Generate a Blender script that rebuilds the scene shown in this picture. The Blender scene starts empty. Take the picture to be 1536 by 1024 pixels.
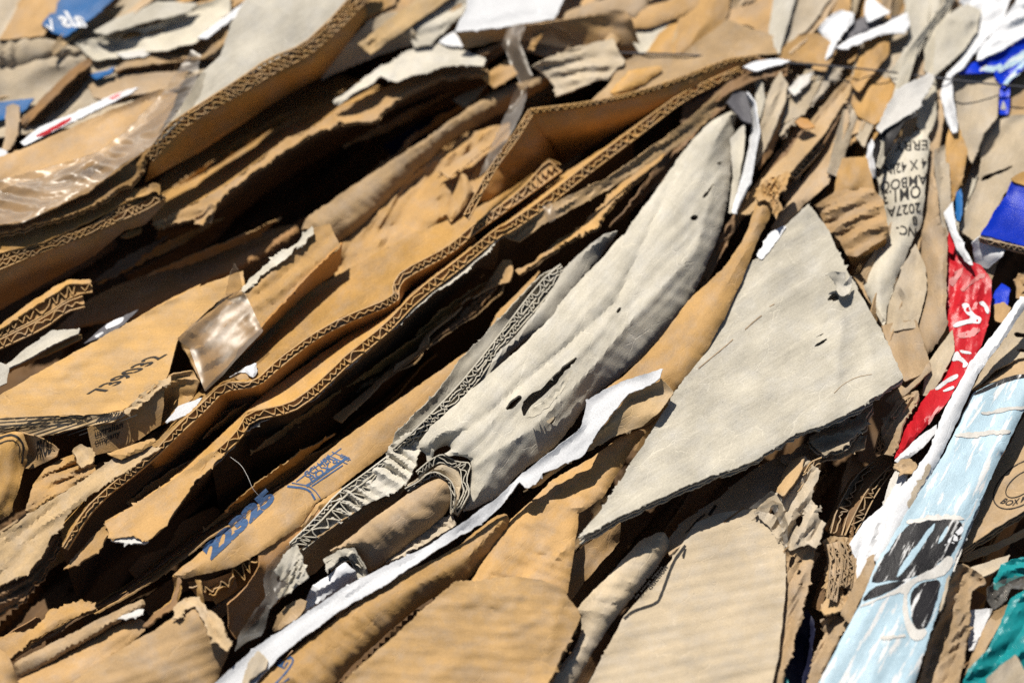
import bpy, math, random
import numpy as np
from mathutils import Vector
from mathutils.geometry import delaunay_2d_cdt

# ------------------------------------------------------------------ view
scn = bpy.context.scene
COL = scn.collection
PITCH = math.radians(52.0)
DIST, FOCAL = 1.35, 76.0
KPX = 36.0 / (1536.0 * FOCAL)
S = DIST * KPX                       # metres covered by one photo pixel at the bale face
FWD = np.array([0.0, math.cos(PITCH), -math.sin(PITCH)])
UPV = np.array([0.0, math.sin(PITCH), math.cos(PITCH)])
RGT = np.array([1.0, 0.0, 0.0])
CAM = -FWD * DIST

def world(u, v, h):
    """photo pixel + height above the bale face (in pixels) -> metres"""
    u, v, h = np.broadcast_arrays(np.asarray(u, float), np.asarray(v, float), np.asarray(h, float))
    ray = FWD + np.multiply.outer((u - 768.0) * KPX, RGT) + np.multiply.outer((512.0 - v) * KPX, UPV)
    t = (h * S - CAM[2]) / ray[..., 2]
    return CAM + ray * t[..., None]

# ------------------------------------------------------------------ noise
_rng = np.random.RandomState(7)
_PERM = np.concatenate([_rng.permutation(256)] * 3)
_ang = _rng.rand(256) * 2 * np.pi
_GX, _GY = np.cos(_ang), np.sin(_ang)

def perlin(x, y, seed=0):
    x = np.asarray(x, float) + seed * 17.31; y = np.asarray(y, float) + seed * 9.77
    xi = np.floor(x).astype(int); yi = np.floor(y).astype(int)
    xf, yf = x - xi, y - yi
    u = xf * xf * xf * (xf * (xf * 6 - 15) + 10); v = yf * yf * yf * (yf * (yf * 6 - 15) + 10)
    def g(ix, iy, dx, dy):
        hsh = _PERM[_PERM[(ix) & 255] + ((iy) & 255)]
        return _GX[hsh] * dx + _GY[hsh] * dy
    a = g(xi, yi, xf, yf); b = g(xi + 1, yi, xf - 1, yf)
    c = g(xi, yi + 1, xf, yf - 1); d = g(xi + 1, yi + 1, xf - 1, yf - 1)
    return ((a + (b - a) * u) * (1 - v) + (c + (d - c) * u) * v) * 1.5

def fbm(x, y, seed=0, o=3):
    s = 0; a = 1.0
    for i in range(o):
        s = s + a * perlin(x * 2 ** i, y * 2 ** i, seed + i * 3); a *= 0.5
    return s

def ridged(x, y, seed=0):
    return (1 - np.abs(perlin(x, y, seed)) * 2.2) + 0.5 * (1 - np.abs(perlin(x * 2.1, y * 2.1, seed + 5)) * 2.2)

def tri_(x): return np.abs((x % 1.0) * 2 - 1)

def crumple(a, b, sd, L, W):
    """creased paper: sharp-edged folds along the piece and askew to it, 0..1"""
    f1 = tri_(b / (2.0 * W) + 0.9 * perlin(a / L, b / (3.0 * W), sd) + sd * .37)
    f2 = tri_((b * 0.9 + a * 1.5 * W / L) / (2.7 * W) + 0.8 * perlin(a / L + 7, b / (3.0 * W) + 3, sd) + sd * .11)
    f3 = tri_((b * 0.7 - a * 2.1 * W / L) / (3.3 * W) + 0.8 * perlin(a / L + 2, b / (3.0 * W) + 9, sd))
    amp = np.clip(0.55 + 0.9 * perlin(a / (1.3 * L), b / (4.0 * W), sd + 3), 0.1, 1.0)
    return amp * (f1 * 0.45 + f2 * 0.40 * f3 + 0.3 * f3)

# ------------------------------------------------------------------ tracing
Z = 1533.0 / 512.0
TILES = {'a': (0, 0), 'b': (512, 0), 'c': (1024, 0), 'd': (0, 342), 'e': (512, 342), 'f': (1024, 342),
         'g': (0, 682), 'h': (512, 682), 'i': (1024, 682)}

def pts(s, h=0.0):
    out = []; ox = oy = 0.0; k = 1.0
    for tok in s.split():
        if tok == 'F': ox = oy = 0.0; k = 1.0; continue
        if tok in TILES: ox, oy = TILES[tok]; k = 1.0 / Z; continue
        q = [float(t) for t in tok.split(',')]
        if len(q) > 2: h = q[2]
        out.append((ox + q[0] * k, oy + q[1] * k, h))
    return np.array(out)

def dense(P, step, closed, rnd=1):
    for _ in range(rnd):                                   # one corner-cutting pass
        Q = []
        n = len(P)
        for i in range(n if closed else n - 1):
            a, b = P[i], P[(i + 1) % n]
            Q += [a * 0.8 + b * 0.2, a * 0.2 + b * 0.8]
        P = np.array(([] if closed else [P[0]]) + Q + ([] if closed else [P[-1]]))
    if closed: P = np.vstack([P, P[:1]])
    d = np.hypot(np.diff(P[:, 0]), np.diff(P[:, 1])); L = np.concatenate([[0], np.cumsum(d)])
    n = max(4, int(round(L[-1] / step)))
    t = np.linspace(0, L[-1], n + 1)
    R = np.stack([np.interp(t, L, P[:, i]) for i in range(3)], 1)
    return (R[:-1] if closed else R), (t[:-1] if closed else t)

def jitter(P, t, amp, closed, seed):
    if amp <= 0: return P
    Q = P.copy()
    nx = np.roll(P[:, 1], -1) - np.roll(P[:, 1], 1); ny = -(np.roll(P[:, 0], -1) - np.roll(P[:, 0], 1))
    l = np.hypot(nx, ny) + 1e-6
    n = 0.9 * fbm(t / 24.0, t * 0 + seed * 1.7, seed, 3) + 0.8 * fbm(t / 7.0, t * 0 + 3.3, seed + 9, 2) * np.clip(0.5 + 1.6 * perlin(t / 40.0, t * 0 + 8.8, seed), 0.1, 1.4)
    if not closed:
        n[0] = n[-1] = 0; nx[0] = nx[1]; ny[0] = ny[1]; nx[-1] = nx[-2]; ny[-1] = ny[-2]; l = np.hypot(nx, ny) + 1e-6
    Q[:, 0] += nx / l * n * amp; Q[:, 1] += ny / l * n * amp
    return Q

def segdist(X, B):
    A = B; C = np.roll(B, -1, 0); out = np.full(len(X), 1e9)
    d = C - A; dd = (d ** 2).sum(1) + 1e-9
    for i in range(0, len(X), 3000):
        p = X[i:i + 3000, None, :] - A[None]
        t = np.clip((p * d[None]).sum(2) / dd, 0, 1)
        q = p - t[..., None] * d[None]
        out[i:i + 3000] = np.sqrt((q ** 2).sum(2).min(1))
    return out

def inside(X, B):
    r = np.zeros(len(X), bool); C = np.roll(B, -1, 0)
    for i in range(0, len(X), 4000):
        x = X[i:i + 4000, 0][:, None]; y = X[i:i + 4000, 1][:, None]
        c = ((B[:, 1] > y) != (C[:, 1] > y))
        xs = (C[:, 0] - B[:, 0]) * (y - B[:, 1]) / (C[:, 1] - B[:, 1] + 1e-12) + B[:, 0]
        r[i:i + 4000] = ((c & (x < xs)).sum(1) % 2) == 1
    return r

_seed = [10]

class Surf:
    """a crushed sheet: outline on the bale, a height for every outline point, a bulge, folds and creases"""
    def __init__(self, s, h=0.0, roll=0.0, br=None, wr=1.6, cr=3.2, cl=(110, 19), wl=170, torn=1.3, ang=None,
                 folds=(), rnd=None, step=3.5, pleat=(), grow=1.0, ctrl=None, drop=None):
        _seed[0] += 1; self.seed = _seed[0]
        P = pts(s, h)
        if rnd is None: rnd = 1 if roll >= 14 else 0
        if grow != 1.0:
            cc = P[:, :2].mean(0); P[:, :2] = cc + (P[:, :2] - cc) * grow
        self.pleat = pleat
        self.drop = None if drop is None else (dense(pts(drop[0]), 3.0, False, 0)[0],) + tuple(drop[1:])
        D, t = dense(P, step, True, rnd)
        self.B = jitter(D, t, torn, True, self.seed)
        B = self.B
        c = B[:, :2].mean(0); self.c = c
        if ang is None:
            w, V = np.linalg.eigh(np.cov((B[:, :2] - c).T)); a = V[:, 1]
            ang = math.atan2(a[1], a[0])
        else: ang = math.radians(ang)
        self.ca, self.sa = math.cos(ang), math.sin(ang)
        A = np.c_[B[:, :2] - c, np.ones(len(B))]
        self.pl = np.linalg.lstsq(A, B[:, 2], rcond=None)[0]
        self.res = B[:, 2] - A @ self.pl
        self.K = B; self.eps = 90.0 if ctrl else 0.3
        if ctrl:                                            # inner lines whose height is known
            Cc = np.vstack([dense(pts(q), 5.0, False, 0)[0] for q in ([ctrl] if isinstance(ctrl, str) else ctrl)])
            self.K = np.vstack([B, Cc]); self.res = np.concatenate([self.res, Cc[:, 2] - np.c_[Cc[:, :2] - c, np.ones(len(Cc))] @ self.pl])
        roll = roll * 0.62
        self.roll, self.br, self.wr, self.cr, self.cl, self.wl = roll, br, wr, cr, cl, wl
        self.folds = [(pts(f[0]), f[1], f[2]) for f in folds]
        self.step = step; self.torn = torn
        if roll and br is None:
            lo, hi = B[:, :2].min(0), B[:, :2].max(0)
            gx, gy = np.meshgrid(np.linspace(lo[0], hi[0], 40), np.linspace(lo[1], hi[1], 40))
            G = np.c_[gx.ravel(), gy.ravel()]; G = G[inside(G, B[:, :2])]
            self.br = float(np.percentile(segdist(G, B[:, :2]), 96)) if len(G) else 10.0
    def axes(self, X):
        d = X - self.c
        return d[:, 0] * self.ca + d[:, 1] * self.sa, -d[:, 0] * self.sa + d[:, 1] * self.ca
    def H(self, X):
        B = self.B
        h = (X - self.c) @ self.pl[:2] + self.pl[2]
        for i in range(0, len(X), 3000):
            d2 = ((X[i:i + 3000, None, :] - self.K[None, :, :2]) ** 2).sum(2) + self.eps
            w = d2 ** -1.3
            h[i:i + 3000] += (w * self.res).sum(1) / w.sum(1)
        if self.drop:                                       # a face that bends over from its edge and then dives into the bale
            E, d1, s1, s2 = self.drop
            for i in range(0, len(X), 3000):
                q = np.sqrt(((X[i:i + 3000, None, :] - E[None, :, :2]) ** 2).sum(2)); k = q.argmin(1); dd = q.min(1)
                z = (dd - d1) / 6.0
                h[i:i + 3000] = E[k, 2] - s1 * dd - (s2 - s1) * 6.0 * np.where(z > 20, z, np.log1p(np.exp(np.minimum(z, 20))))
        d = segdist(X, B[:, :2])
        if self.roll:
            q = np.clip(d / self.br, 0, 1)
            h = h + self.roll * (0.4 * np.sqrt(np.clip(1 - (1 - q) ** 2, 0, 1)) + 0.6 * q * (2 - q))
        a, b = self.axes(X); sd = self.seed
        fade = np.clip(d / 9.0, 0.0, 1.0)
        if self.wr: h = h + fade * self.wr * (fbm(a / self.wl, b / (self.wl * 0.45), sd, 2) * 1.2 + 0.10 * fbm(a / 9.0, b / 6.0, sd + 40, 2))
        if self.cr: h = h + (0.25 + 0.75 * fade) * min(2.2 * self.cr, 1.35 * self.cl[1]) * (crumple(a, b, sd + 11, *self.cl) - 0.5)
        for amp, wl, rel in self.pleat:
            r = math.radians(rel); q = -a * math.sin(r) + b * math.cos(r); al = a * math.cos(r) + b * math.sin(r)
            w = tri_(q / wl + 0.55 * perlin(al / (5 * wl), q / (3.5 * wl), sd + 21))
            h = h + (0.35 + 0.65 * fade) * amp * (w - 0.5) * np.clip(0.7 + 1.1 * perlin(al / (6 * wl), q / (2.5 * wl), sd + 23), 0.15, 1.2)
        for f, amp, wid in self.folds:
            d = segdist_open(X, f[:, :2])
            h = h + amp * np.exp(-(d / wid) ** 1.2)
        return h
    def at(self, X, off=0.0):
        X = np.asarray(X, float)
        return world(X[:, 0], X[:, 1], self.H(X) + off)

def segdist_open(X, B):
    A, C = B[:-1], B[1:]; d = C - A; dd = (d ** 2).sum(1) + 1e-9
    p = X[:, None, :] - A[None]
    t = np.clip((p * d[None]).sum(2) / dd, 0, 1)
    return np.sqrt(((p - t[..., None] * d[None]) ** 2).sum(2).min(1))

def triangulate(B, loops, res, seed):
    rs = np.random.RandomState(seed)
    lo, hi = B.min(0), B.max(0)
    gy = np.arange(lo[1], hi[1], res * 0.87); P = []
    for i, y in enumerate(gy):
        gx = np.arange(lo[0] + (i % 2) * res * 0.5, hi[0], res)
        P.append(np.c_[gx, np.full(len(gx), y)])
    G = np.vstack(P) if P else np.zeros((0, 2))
    G = G + rs.uniform(-0.18, 0.18, G.shape) * res
    G = G[inside(G, B)]
    if len(G): G = G[segdist(G, B) > res * 0.5]
    for L in loops:
        if len(G): G = G[~inside(G, L)]
        if len(G): G = G[segdist(G, L) > res * 0.4]
    V = [B] + list(loops) + [G]
    E = []; o = 0
    for L in [B] + list(loops):
        n = len(L); E += [(o + i, o + (i + 1) % n) for i in range(n)]; o += n
    allv = np.vstack(V)
    r = delaunay_2d_cdt([Vector(p) for p in allv], E, [], 0, 1e-5)
    X = np.array([tuple(p) for p in r[0]]); T = np.array([f for f in r[2] if len(f) == 3], int)
    cen = X[T].mean(1)
    k = inside(cen, B)
    for L in loops: k &= ~inside(cen, L)
    T = T[k]
    a, b, c = X[T[:, 0]], X[T[:, 1]], X[T[:, 2]]
    ar = (b[:, 0] - a[:, 0]) * (c[:, 1] - a[:, 1]) - (b[:, 1] - a[:, 1]) * (c[:, 0] - a[:, 0])
    T = T[np.abs(ar) > 1e-3]; ar = ar[np.abs(ar) > 1e-3]
    T[ar > 0] = T[ar > 0][:, ::-1]                 # image y is down: this winds the faces towards the camera
    used = np.unique(T); m = -np.ones(len(X), int); m[used] = np.arange(len(used))
    return X[used], m[T]

def vnormals(P, T):
    n = np.cross(P[T[:, 1]] - P[T[:, 0]], P[T[:, 2]] - P[T[:, 0]])
    N = np.zeros_like(P)
    for i in range(3): np.add.at(N, T[:, i], n)
    return N / (np.linalg.norm(N, axis=1, keepdims=True) + 1e-15)

def border(T):
    e = np.vstack([T[:, [0, 1]], T[:, [1, 2]], T[:, [2, 0]]])
    k = np.sort(e, 1); _, inv, cnt = np.unique(k, axis=0, return_inverse=True, return_counts=True)
    return e[cnt[inv.ravel()] == 1]

def slab(P, T, th):
    """close a surface into a sheet of real thickness th (metres)"""
    N = vnormals(P, T); n = len(P)
    Q = P - N * th
    b = border(T)
    R = np.vstack([np.c_[b[:, 1], b[:, 0], b[:, 0] + n], np.c_[b[:, 1], b[:, 0] + n, b[:, 1] + n]]) if len(b) else np.zeros((0, 3), int)
    return np.vstack([P, Q]), np.vstack([T, T[:, ::-1] + n, R.astype(int)]), len(T)

# ------------------------------------------------------------------ objects
def link(name, V, T, mat, parent=None, uv=None, smooth=0, origin=None):
    V = np.asarray(V, float)
    if origin is None:
        origin = np.zeros(3) if parent is not None else np.array([V[:, 0].mean(), V[:, 1].mean(), V[:, 2].min()])
    base = np.array(parent['_loc']) if parent is not None else origin
    me = bpy.data.meshes.new(name)
    me.from_pydata((V - base).tolist(), [], [tuple(int(q) for q in f) for f in T])
    if uv is not None:
        l = me.uv_layers.new(name='UVMap')
        vi = np.zeros(len(me.loops), int); me.loops.foreach_get('vertex_index', vi)
        l.data.foreach_set('uv', np.asarray(uv, np.float32)[vi].ravel())
    if smooth:
        f = np.zeros(len(me.polygons), bool); f[:smooth] = True
        me.polygons.foreach_set('use_smooth', f)
    if smooth: me.set_sharp_from_angle(angle=math.radians(30))
    me.materials.append(mat)
    o = bpy.data.objects.new(name, me); COL.objects.link(o)
    if parent is not None: o.parent = parent
    else: o.location = origin
    o['_loc'] = [float(q) for q in base]
    return o

def tag(o, label=None, cat=None, group=None, kind=None):
    if label: o['label'] = label
    if cat: o['category'] = cat
    if group: o['group'] = group
    if kind: o['kind'] = kind
    return o

def thing(name, label, cat, group, at):
    p = pts(at) if isinstance(at, str) else at
    L = world(p[:, 0].mean(), p[:, 1].mean(), p[:, 2].min())
    o = bpy.data.objects.new(name, None); o.empty_display_size = 0.01; COL.objects.link(o)
    o.location = L; o['_loc'] = [float(q) for q in L]
    return tag(o, label, cat, group)

def fray(X, T, P, uv, sf, o):
    """torn paper fibres and slivers standing off a ragged edge"""
    tn = sf.torn
    if tn < 1.0: return None
    b = border(T); rs = np.random.RandomState(sf.seed)
    dens = 0.10 if tn < 1.6 else min(0.5, 0.18 * tn)
    b = b[rs.rand(len(b)) < dens * np.clip(0.5 + 1.6 * perlin(X[b[:, 0], 0] / 22, X[b[:, 0], 1] / 22, sf.seed), 0.05, 1.5)]
    if not len(b): return None
    N = vnormals(P, T)
    p, q = P[b[:, 0]], P[b[:, 1]]; e = q - p; n = N[b[:, 0]]
    out = np.cross(e, n); out /= np.linalg.norm(out, axis=1, keepdims=True) + 1e-12
    k = len(b); ln = (rs.gamma(2.2, 0.55, k) * (0.7 + 0.38 * tn))[:, None] * S
    sl = rs.uniform(-1.0, 1.0, (k, 1)); p = p - e * 0.5; q = q + e * 0.5
    tip = p + e * rs.uniform(0.2, 1.8, (k, 1)) + out * ln + e * sl * 0.7 + n * rs.uniform(-0.9, 0.15, (k, 1)) * ln
    mid = 0.5 * (p + q) - n * 0.6 * S
    V = np.vstack([p, q, tip, mid]); i = np.arange(k) + o
    F = np.vstack([np.c_[i, i + k, i + 2 * k], np.c_[i + k, i + 3 * k, i + 2 * k], np.c_[i + 3 * k, i, i + 2 * k]])
    u = uv[b[:, 0]]
    return V, F, np.vstack([u, u + .01, u + .03, u])

def wall(parent, name, mat, line, depth):
    """added dark curtain running down from a sheet, blocks stray sun in the gaps"""
    c, t = dense(pts(line), 12.0, False, 0); n = len(c)
    p = world(c[:, 0], c[:, 1], c[:, 2]); V, F = [], []
    for r in range(5):
        w = 3.0 * S * perlin(t / 40, t * 0 + r * 2.2, n) * r
        V.append(p + np.c_[w * .3, w, np.full(n, -depth * S * r / 4.0)])
    for r in range(4):
        i = np.arange(n - 1) + r * n; F.append(np.c_[i, i + 1, i + 1 + n, i + n])
    V = np.vstack(V)
    return link(name, V, np.vstack(F), M(mat), parent, np.c_[np.tile(t, 5) / 100, np.repeat(np.arange(5), n) * .6], 4 * n)

def build_sheet(name, mat, sf, parent=None, res=4.8, th=2.6, ply=1, gap=6.0, holes=(), uvang=None):
    hl = []
    for i, hs in enumerate(holes):
        D, t = dense(pts(hs), 3.0, True, 1); hl.append(jitter(D, t, 1.0, True, sf.seed + 31 + i)[:, :2])
    X, T = triangulate(sf.B[:, :2], hl, res, sf.seed)
    H = sf.H(X)
    P = world(X[:, 0], X[:, 1], H)
    V, F, ns = slab(P, T, th * S)
    if uvang is None: a, b = sf.axes(X)
    else:
        r = math.radians(uvang); d = X - sf.c
        a, b = d[:, 0] * math.cos(r) + d[:, 1] * math.sin(r), -d[:, 0] * math.sin(r) + d[:, 1] * math.cos(r)
    off = (sf.seed * 0.731) % 9
    uv = np.c_[a / 100 + off, b / 100 + off * 2.3]
    UV = np.vstack([uv, uv])
    allV, allF, allUV = [V], [F], [UV]; o = len(V)
    if ply > 1:
        N = vnormals(P, T); bd = np.unique(border(T))
        for k in range(1, ply):
            Xk = X.copy()
            c = X.mean(0); n = fbm(X[bd, 0] / 14, X[bd, 1] / 14, sf.seed + 50 * k, 3)
            dirv = X[bd] - c; dirv /= np.linalg.norm(dirv, axis=1, keepdims=True) + 1e-9
            Xk[bd] += dirv * (n * 3.2)[:, None]
            Pk = world(Xk[:, 0], Xk[:, 1], H) - N * (gap * k * S)
            Vk, Fk, _ = slab(Pk, T, min(th, 2.0) * S)
            allV.append(Vk); allF.append(Fk + o); allUV.append(UV + 3.1 * k); o += len(Vk)
    fr = fray(X, T, P, uv, sf, o)
    if fr is not None: allV.append(fr[0]); allF.append(fr[1]); allUV.append(fr[2])
    ob = link(name, np.vstack(allV), np.vstack(allF), mat, parent, np.vstack(allUV), ns)
    ob['_k'] = 1
    return ob

GROUPS = {'cardboard sheet': 'flattened cardboard sheets crushed into the bale', 'cardboard roll': 'rolled and folded cardboard strips in the bale',
          'paper scrap': 'paper scraps caught in the bale', 'plastic tape': 'strips of clear packing tape on the bale'}

def sheet(name, label, cat, mat, s, **kw):
    """one top-level sheet that is a single mesh"""
    sk = {k: kw.pop(k) for k in list(kw) if k in ('h', 'roll', 'br', 'wr', 'cr', 'cl', 'wl', 'torn', 'ang', 'folds', 'rnd', 'step', 'pleat', 'grow', 'ctrl', 'drop')}
    if 'grow' not in sk:
        P0 = pts(s); c0 = P0[:, :2].mean(0)
        ext = (P0[:, :2].max(0) - P0[:, :2].min(0)).max()
        if ext < 150 and name.startswith('cardboard') and (c0[1] < 200 or c0[0] > 1190): sk['grow'] = 1.14
    sf = Surf(s, **sk)
    o = build_sheet(name, M(mat), sf, None, **kw)
    tag(o, label, cat, GROUPS.get(cat)); o['_s'] = 1
    SURF[o.name] = sf
    return o
SURF = {}

def part(parent, name, mat, s, label=None, **kw):
    sk = {k: kw.pop(k) for k in list(kw) if k in ('h', 'roll', 'br', 'wr', 'cr', 'cl', 'wl', 'torn', 'ang', 'folds', 'rnd', 'step', 'pleat', 'grow', 'ctrl', 'drop')}
    sf = Surf(s, **sk)
    o = build_sheet(name, M(mat), sf, parent, **kw)
    if label: o['label'] = label
    SURF[o.name] = sf
    return o

def multi(name, label, cat, at):
    return thing(name, label, cat, GROUPS.get(cat), at)

# ------------------------------------------------------------------ open corrugated edges
def band(parent, name, mat, A, B, layers=1, pitch=15.0, depth=7.0, crush=0.28, th=1.6, liners=True, floor=True, dirv=(0.0, 0.42, -0.9)):
    """the cut edge of corrugated board: liners with a wavy medium between them, all running back into the board"""
    _seed[0] += 1; sd = _seed[0]
    a, _ = dense(pts(A), 1.6, False); b, _ = dense(pts(B), 1.6, False)
    a[:, 2] += 2.0; b[:, 2] += 1.0
    n = max(len(a), len(b)) * 1
    def rs(p):
        d = np.hypot(np.diff(p[:, 0]), np.diff(p[:, 1])); L = np.concatenate([[0], np.cumsum(d)])
        t = np.linspace(0, L[-1], n); return np.stack([np.interp(t, L, p[:, i]) for i in range(3)], 1), L[-1]
    a, La = rs(a); b, Lb = rs(b)
    s = np.linspace(0, La, n)
    D = np.array(dirv); D = D / np.linalg.norm(D) * depth * S
    V, F = [], []
    def ribbon(c, w):
        tx = np.gradient(c[:, 0]); ty = np.gradient(c[:, 1]); l = np.hypot(tx, ty) + 1e-6
        nx, ny = -ty / l * w / 2, tx / l * w / 2
        p = world(c[:, 0] + nx, c[:, 1] + ny, c[:, 2]); q = world(c[:, 0] - nx, c[:, 1] - ny, c[:, 2])
        o = sum(len(x) for x in V); m = len(c)
        V.append(np.vstack([p, q, p + D, q + D]))
        i = np.arange(m - 1)
        for x, y in ((0, m), (2 * m, 0), (m, 3 * m)):
            F.append(np.c_[o + x + i, o + y + i, o + y + i + 1]); F.append(np.c_[o + x + i, o + y + i + 1, o + x + i + 1])
    for k in range(layers):
        A0 = a + (b - a) * (k / layers); B0 = a + (b - a) * ((k + 1) / layers)
        ph = s / pitch + 0.9 * fbm(s / 75, s * 0 + k, sd, 2) + crush * 2.5 * perlin(s / 24, s * 0 + 5 + k, sd) + k * 0.37
        tri = np.abs(((ph) % 1.0) * 2 - 1)
        tri = 0.5 + (tri - 0.5) * (1 - np.clip(crush * (1 + 3.4 * perlin(s / 34, s * 0 + 2.2 + k, sd)), 0, 0.85))
        tri = tri * tri * (3 - 2 * tri) * 0.5 + tri * 0.5
        w = A0 + (B0 - A0) * (0.07 + 0.86 * tri)[:, None]
        w = w + np.c_[crush * 5 * perlin(s / 9, s * 0 + 7, sd), crush * 5 * perlin(s / 9, s * 0 + 11, sd + 1), s * 0 + 1.5]
        ribbon(w, th * 0.8)
        if liners:
            if k == 0: ribbon(A0, th)
            ribbon(B0, th)
    if floor:                                              # strip added behind the open cells, stops sun passing through
        o = sum(len(x) for x in V); m = len(a)
        V += [world(a[:, 0], a[:, 1], a[:, 2]) + D * 0.6, world(b[:, 0], b[:, 1], b[:, 2]) + D * 0.6]
        i = np.arange(m - 1); F += [np.c_[o + i, o + m + i, o + m + i + 1], np.c_[o + i, o + m + i + 1, o + i + 1]]
    V = np.vstack(V); F = np.vstack(F)
    uv = np.c_[V[:, 0] * 24, V[:, 1] * 24]
    return link(name, V, F, M(mat), parent, uv)

def tube(name, mat, s, rad, parent=None, nseg=8):
    """a thin round strand (wire, thread) through photo points with heights"""
    P, _ = dense(pts(s), 4.0, False, 1)
    W = world(P[:, 0], P[:, 1], P[:, 2]); n = len(W)
    tn = np.gradient(W, axis=0); tn /= np.linalg.norm(tn, axis=1, keepdims=True)
    x = np.cross(tn, [0, 0, 1.0]); x /= np.linalg.norm(x, axis=1, keepdims=True) + 1e-12
    y = np.cross(tn, x); V = []; F = []
    for j in range(nseg):
        t = 2 * math.pi * j / nseg; V.append(W + (x * math.cos(t) + y * math.sin(t)) * rad * S)
    V = np.stack(V, 1).reshape(-1, 3)
    for i in range(n - 1):
        for j in range(nseg):
            k = (j + 1) % nseg; F.append((i * nseg + j, i * nseg + k, (i + 1) * nseg + k, (i + 1) * nseg + j))
    return link(name, V, F, M(mat), parent, None, len(F))

# ------------------------------------------------------------------ printing on the board
def stroke(piece, mat, lines, width, name='print', off=0.7):
    """inked lines lying on a sheet"""
    sf = SURF[piece.name]; V = []; F = []; o = 0
    for ln in lines:
        wd = width
        if isinstance(ln, tuple): ln, wd = ln
        c, t = (dense(pts(ln), 3.0, False, 1) if isinstance(ln, str) else dense(ln, 3.0, False, 1))
        tx = np.gradient(c[:, 0]); ty = np.gradient(c[:, 1]); l = np.hypot(tx, ty) + 1e-6
        w = wd / 2 * (1 + 0.25 * perlin(t / 8, t * 0, o % 50))
        nx, ny = -ty / l * w, tx / l * w
        p = sf.at(np.c_[c[:, 0] + nx, c[:, 1] + ny], off); q = sf.at(np.c_[c[:, 0] - nx, c[:, 1] - ny], off)
        n = len(c); V += [p, q]; i = np.arange(n - 1)
        F.append(np.c_[o + i, o + n + i, o + n + i + 1, o + i + 1]); o += 2 * n
    return link(name, np.vstack(V), np.vstack(F), M(mat), piece if piece.parent is None else piece, None, 0)

def patch(piece, mat, s, name='print', off=0.6, torn=0.8, holes=(), res=6.0, rnd=1):
    sf = SURF[piece.name]; _seed[0] += 1
    D, t = dense(pts(s), 3.0, True, rnd); B = jitter(D, t, torn, True, _seed[0])[:, :2]
    hl = []
    for i, q in enumerate(holes):
        D, t = dense(pts(q), 3.0, True, 1); hl.append(jitter(D, t, 1.2, True, _seed[0] + i)[:, :2])
    X, T = triangulate(B, hl, res, _seed[0])
    a, b = sf.axes(X); uv = np.c_[a / 100 + 3.7, b / 100 + 1.9]
    return link(name, sf.at(X, off), T, M(mat), piece, uv, len(T))

def text(piece, mat, body, O, E, Tp, name='print', off=0.9, bold=0.0, curve=0.0):
    """lettering: O = start of the baseline, E = its end, Tp = above O at cap height (photo points)"""
    cu = bpy.data.curves.new('lettering', 'FONT'); cu.body = body; cu.size = 1.0; cu.offset = bold; cu.resolution_u = 3
    ob = bpy.data.objects.new('lettering', cu); COL.objects.link(ob)
    bpy.context.view_layer.update()
    dg = bpy.context.evaluated_depsgraph_get()
    me = bpy.data.meshes.new_from_object(ob.evaluated_get(dg))
    bpy.data.objects.remove(ob)
    import bmesh
    bm = bmesh.new(); bm.from_mesh(me)
    bmesh.ops.triangulate(bm, faces=bm.faces[:])
    for _ in range(3):
        L = [e for e in bm.edges if e.calc_length() > 0.22]
        if not L: break
        bmesh.ops.subdivide_edges(bm, edges=L, cuts=1); bmesh.ops.triangulate(bm, faces=bm.faces[:])
    X = np.array([v.co[:2] for v in bm.verts]); bm.verts.index_update()
    F = [tuple(v.index for v in f.verts) for f in bm.faces]; bm.free(); bpy.data.meshes.remove(me)
    x0, x1 = X[:, 0].min(), X[:, 0].max()
    q = np.c_[(X[:, 0] - x0) / (x1 - x0), X[:, 1] / 0.7]
    o, e, tt = pts(O)[0, :2], pts(E)[0, :2], pts(Tp)[0, :2]
    bend = curve * (1 - (2 * q[:, :1] - 1) ** 2)
    U = o + q[:, :1] * (e - o) + (q[:, 1:] + bend) * (tt - o)
    V = SURF[piece.name].at(U, off)
    return link(name, V, F, M(mat), piece)

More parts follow.
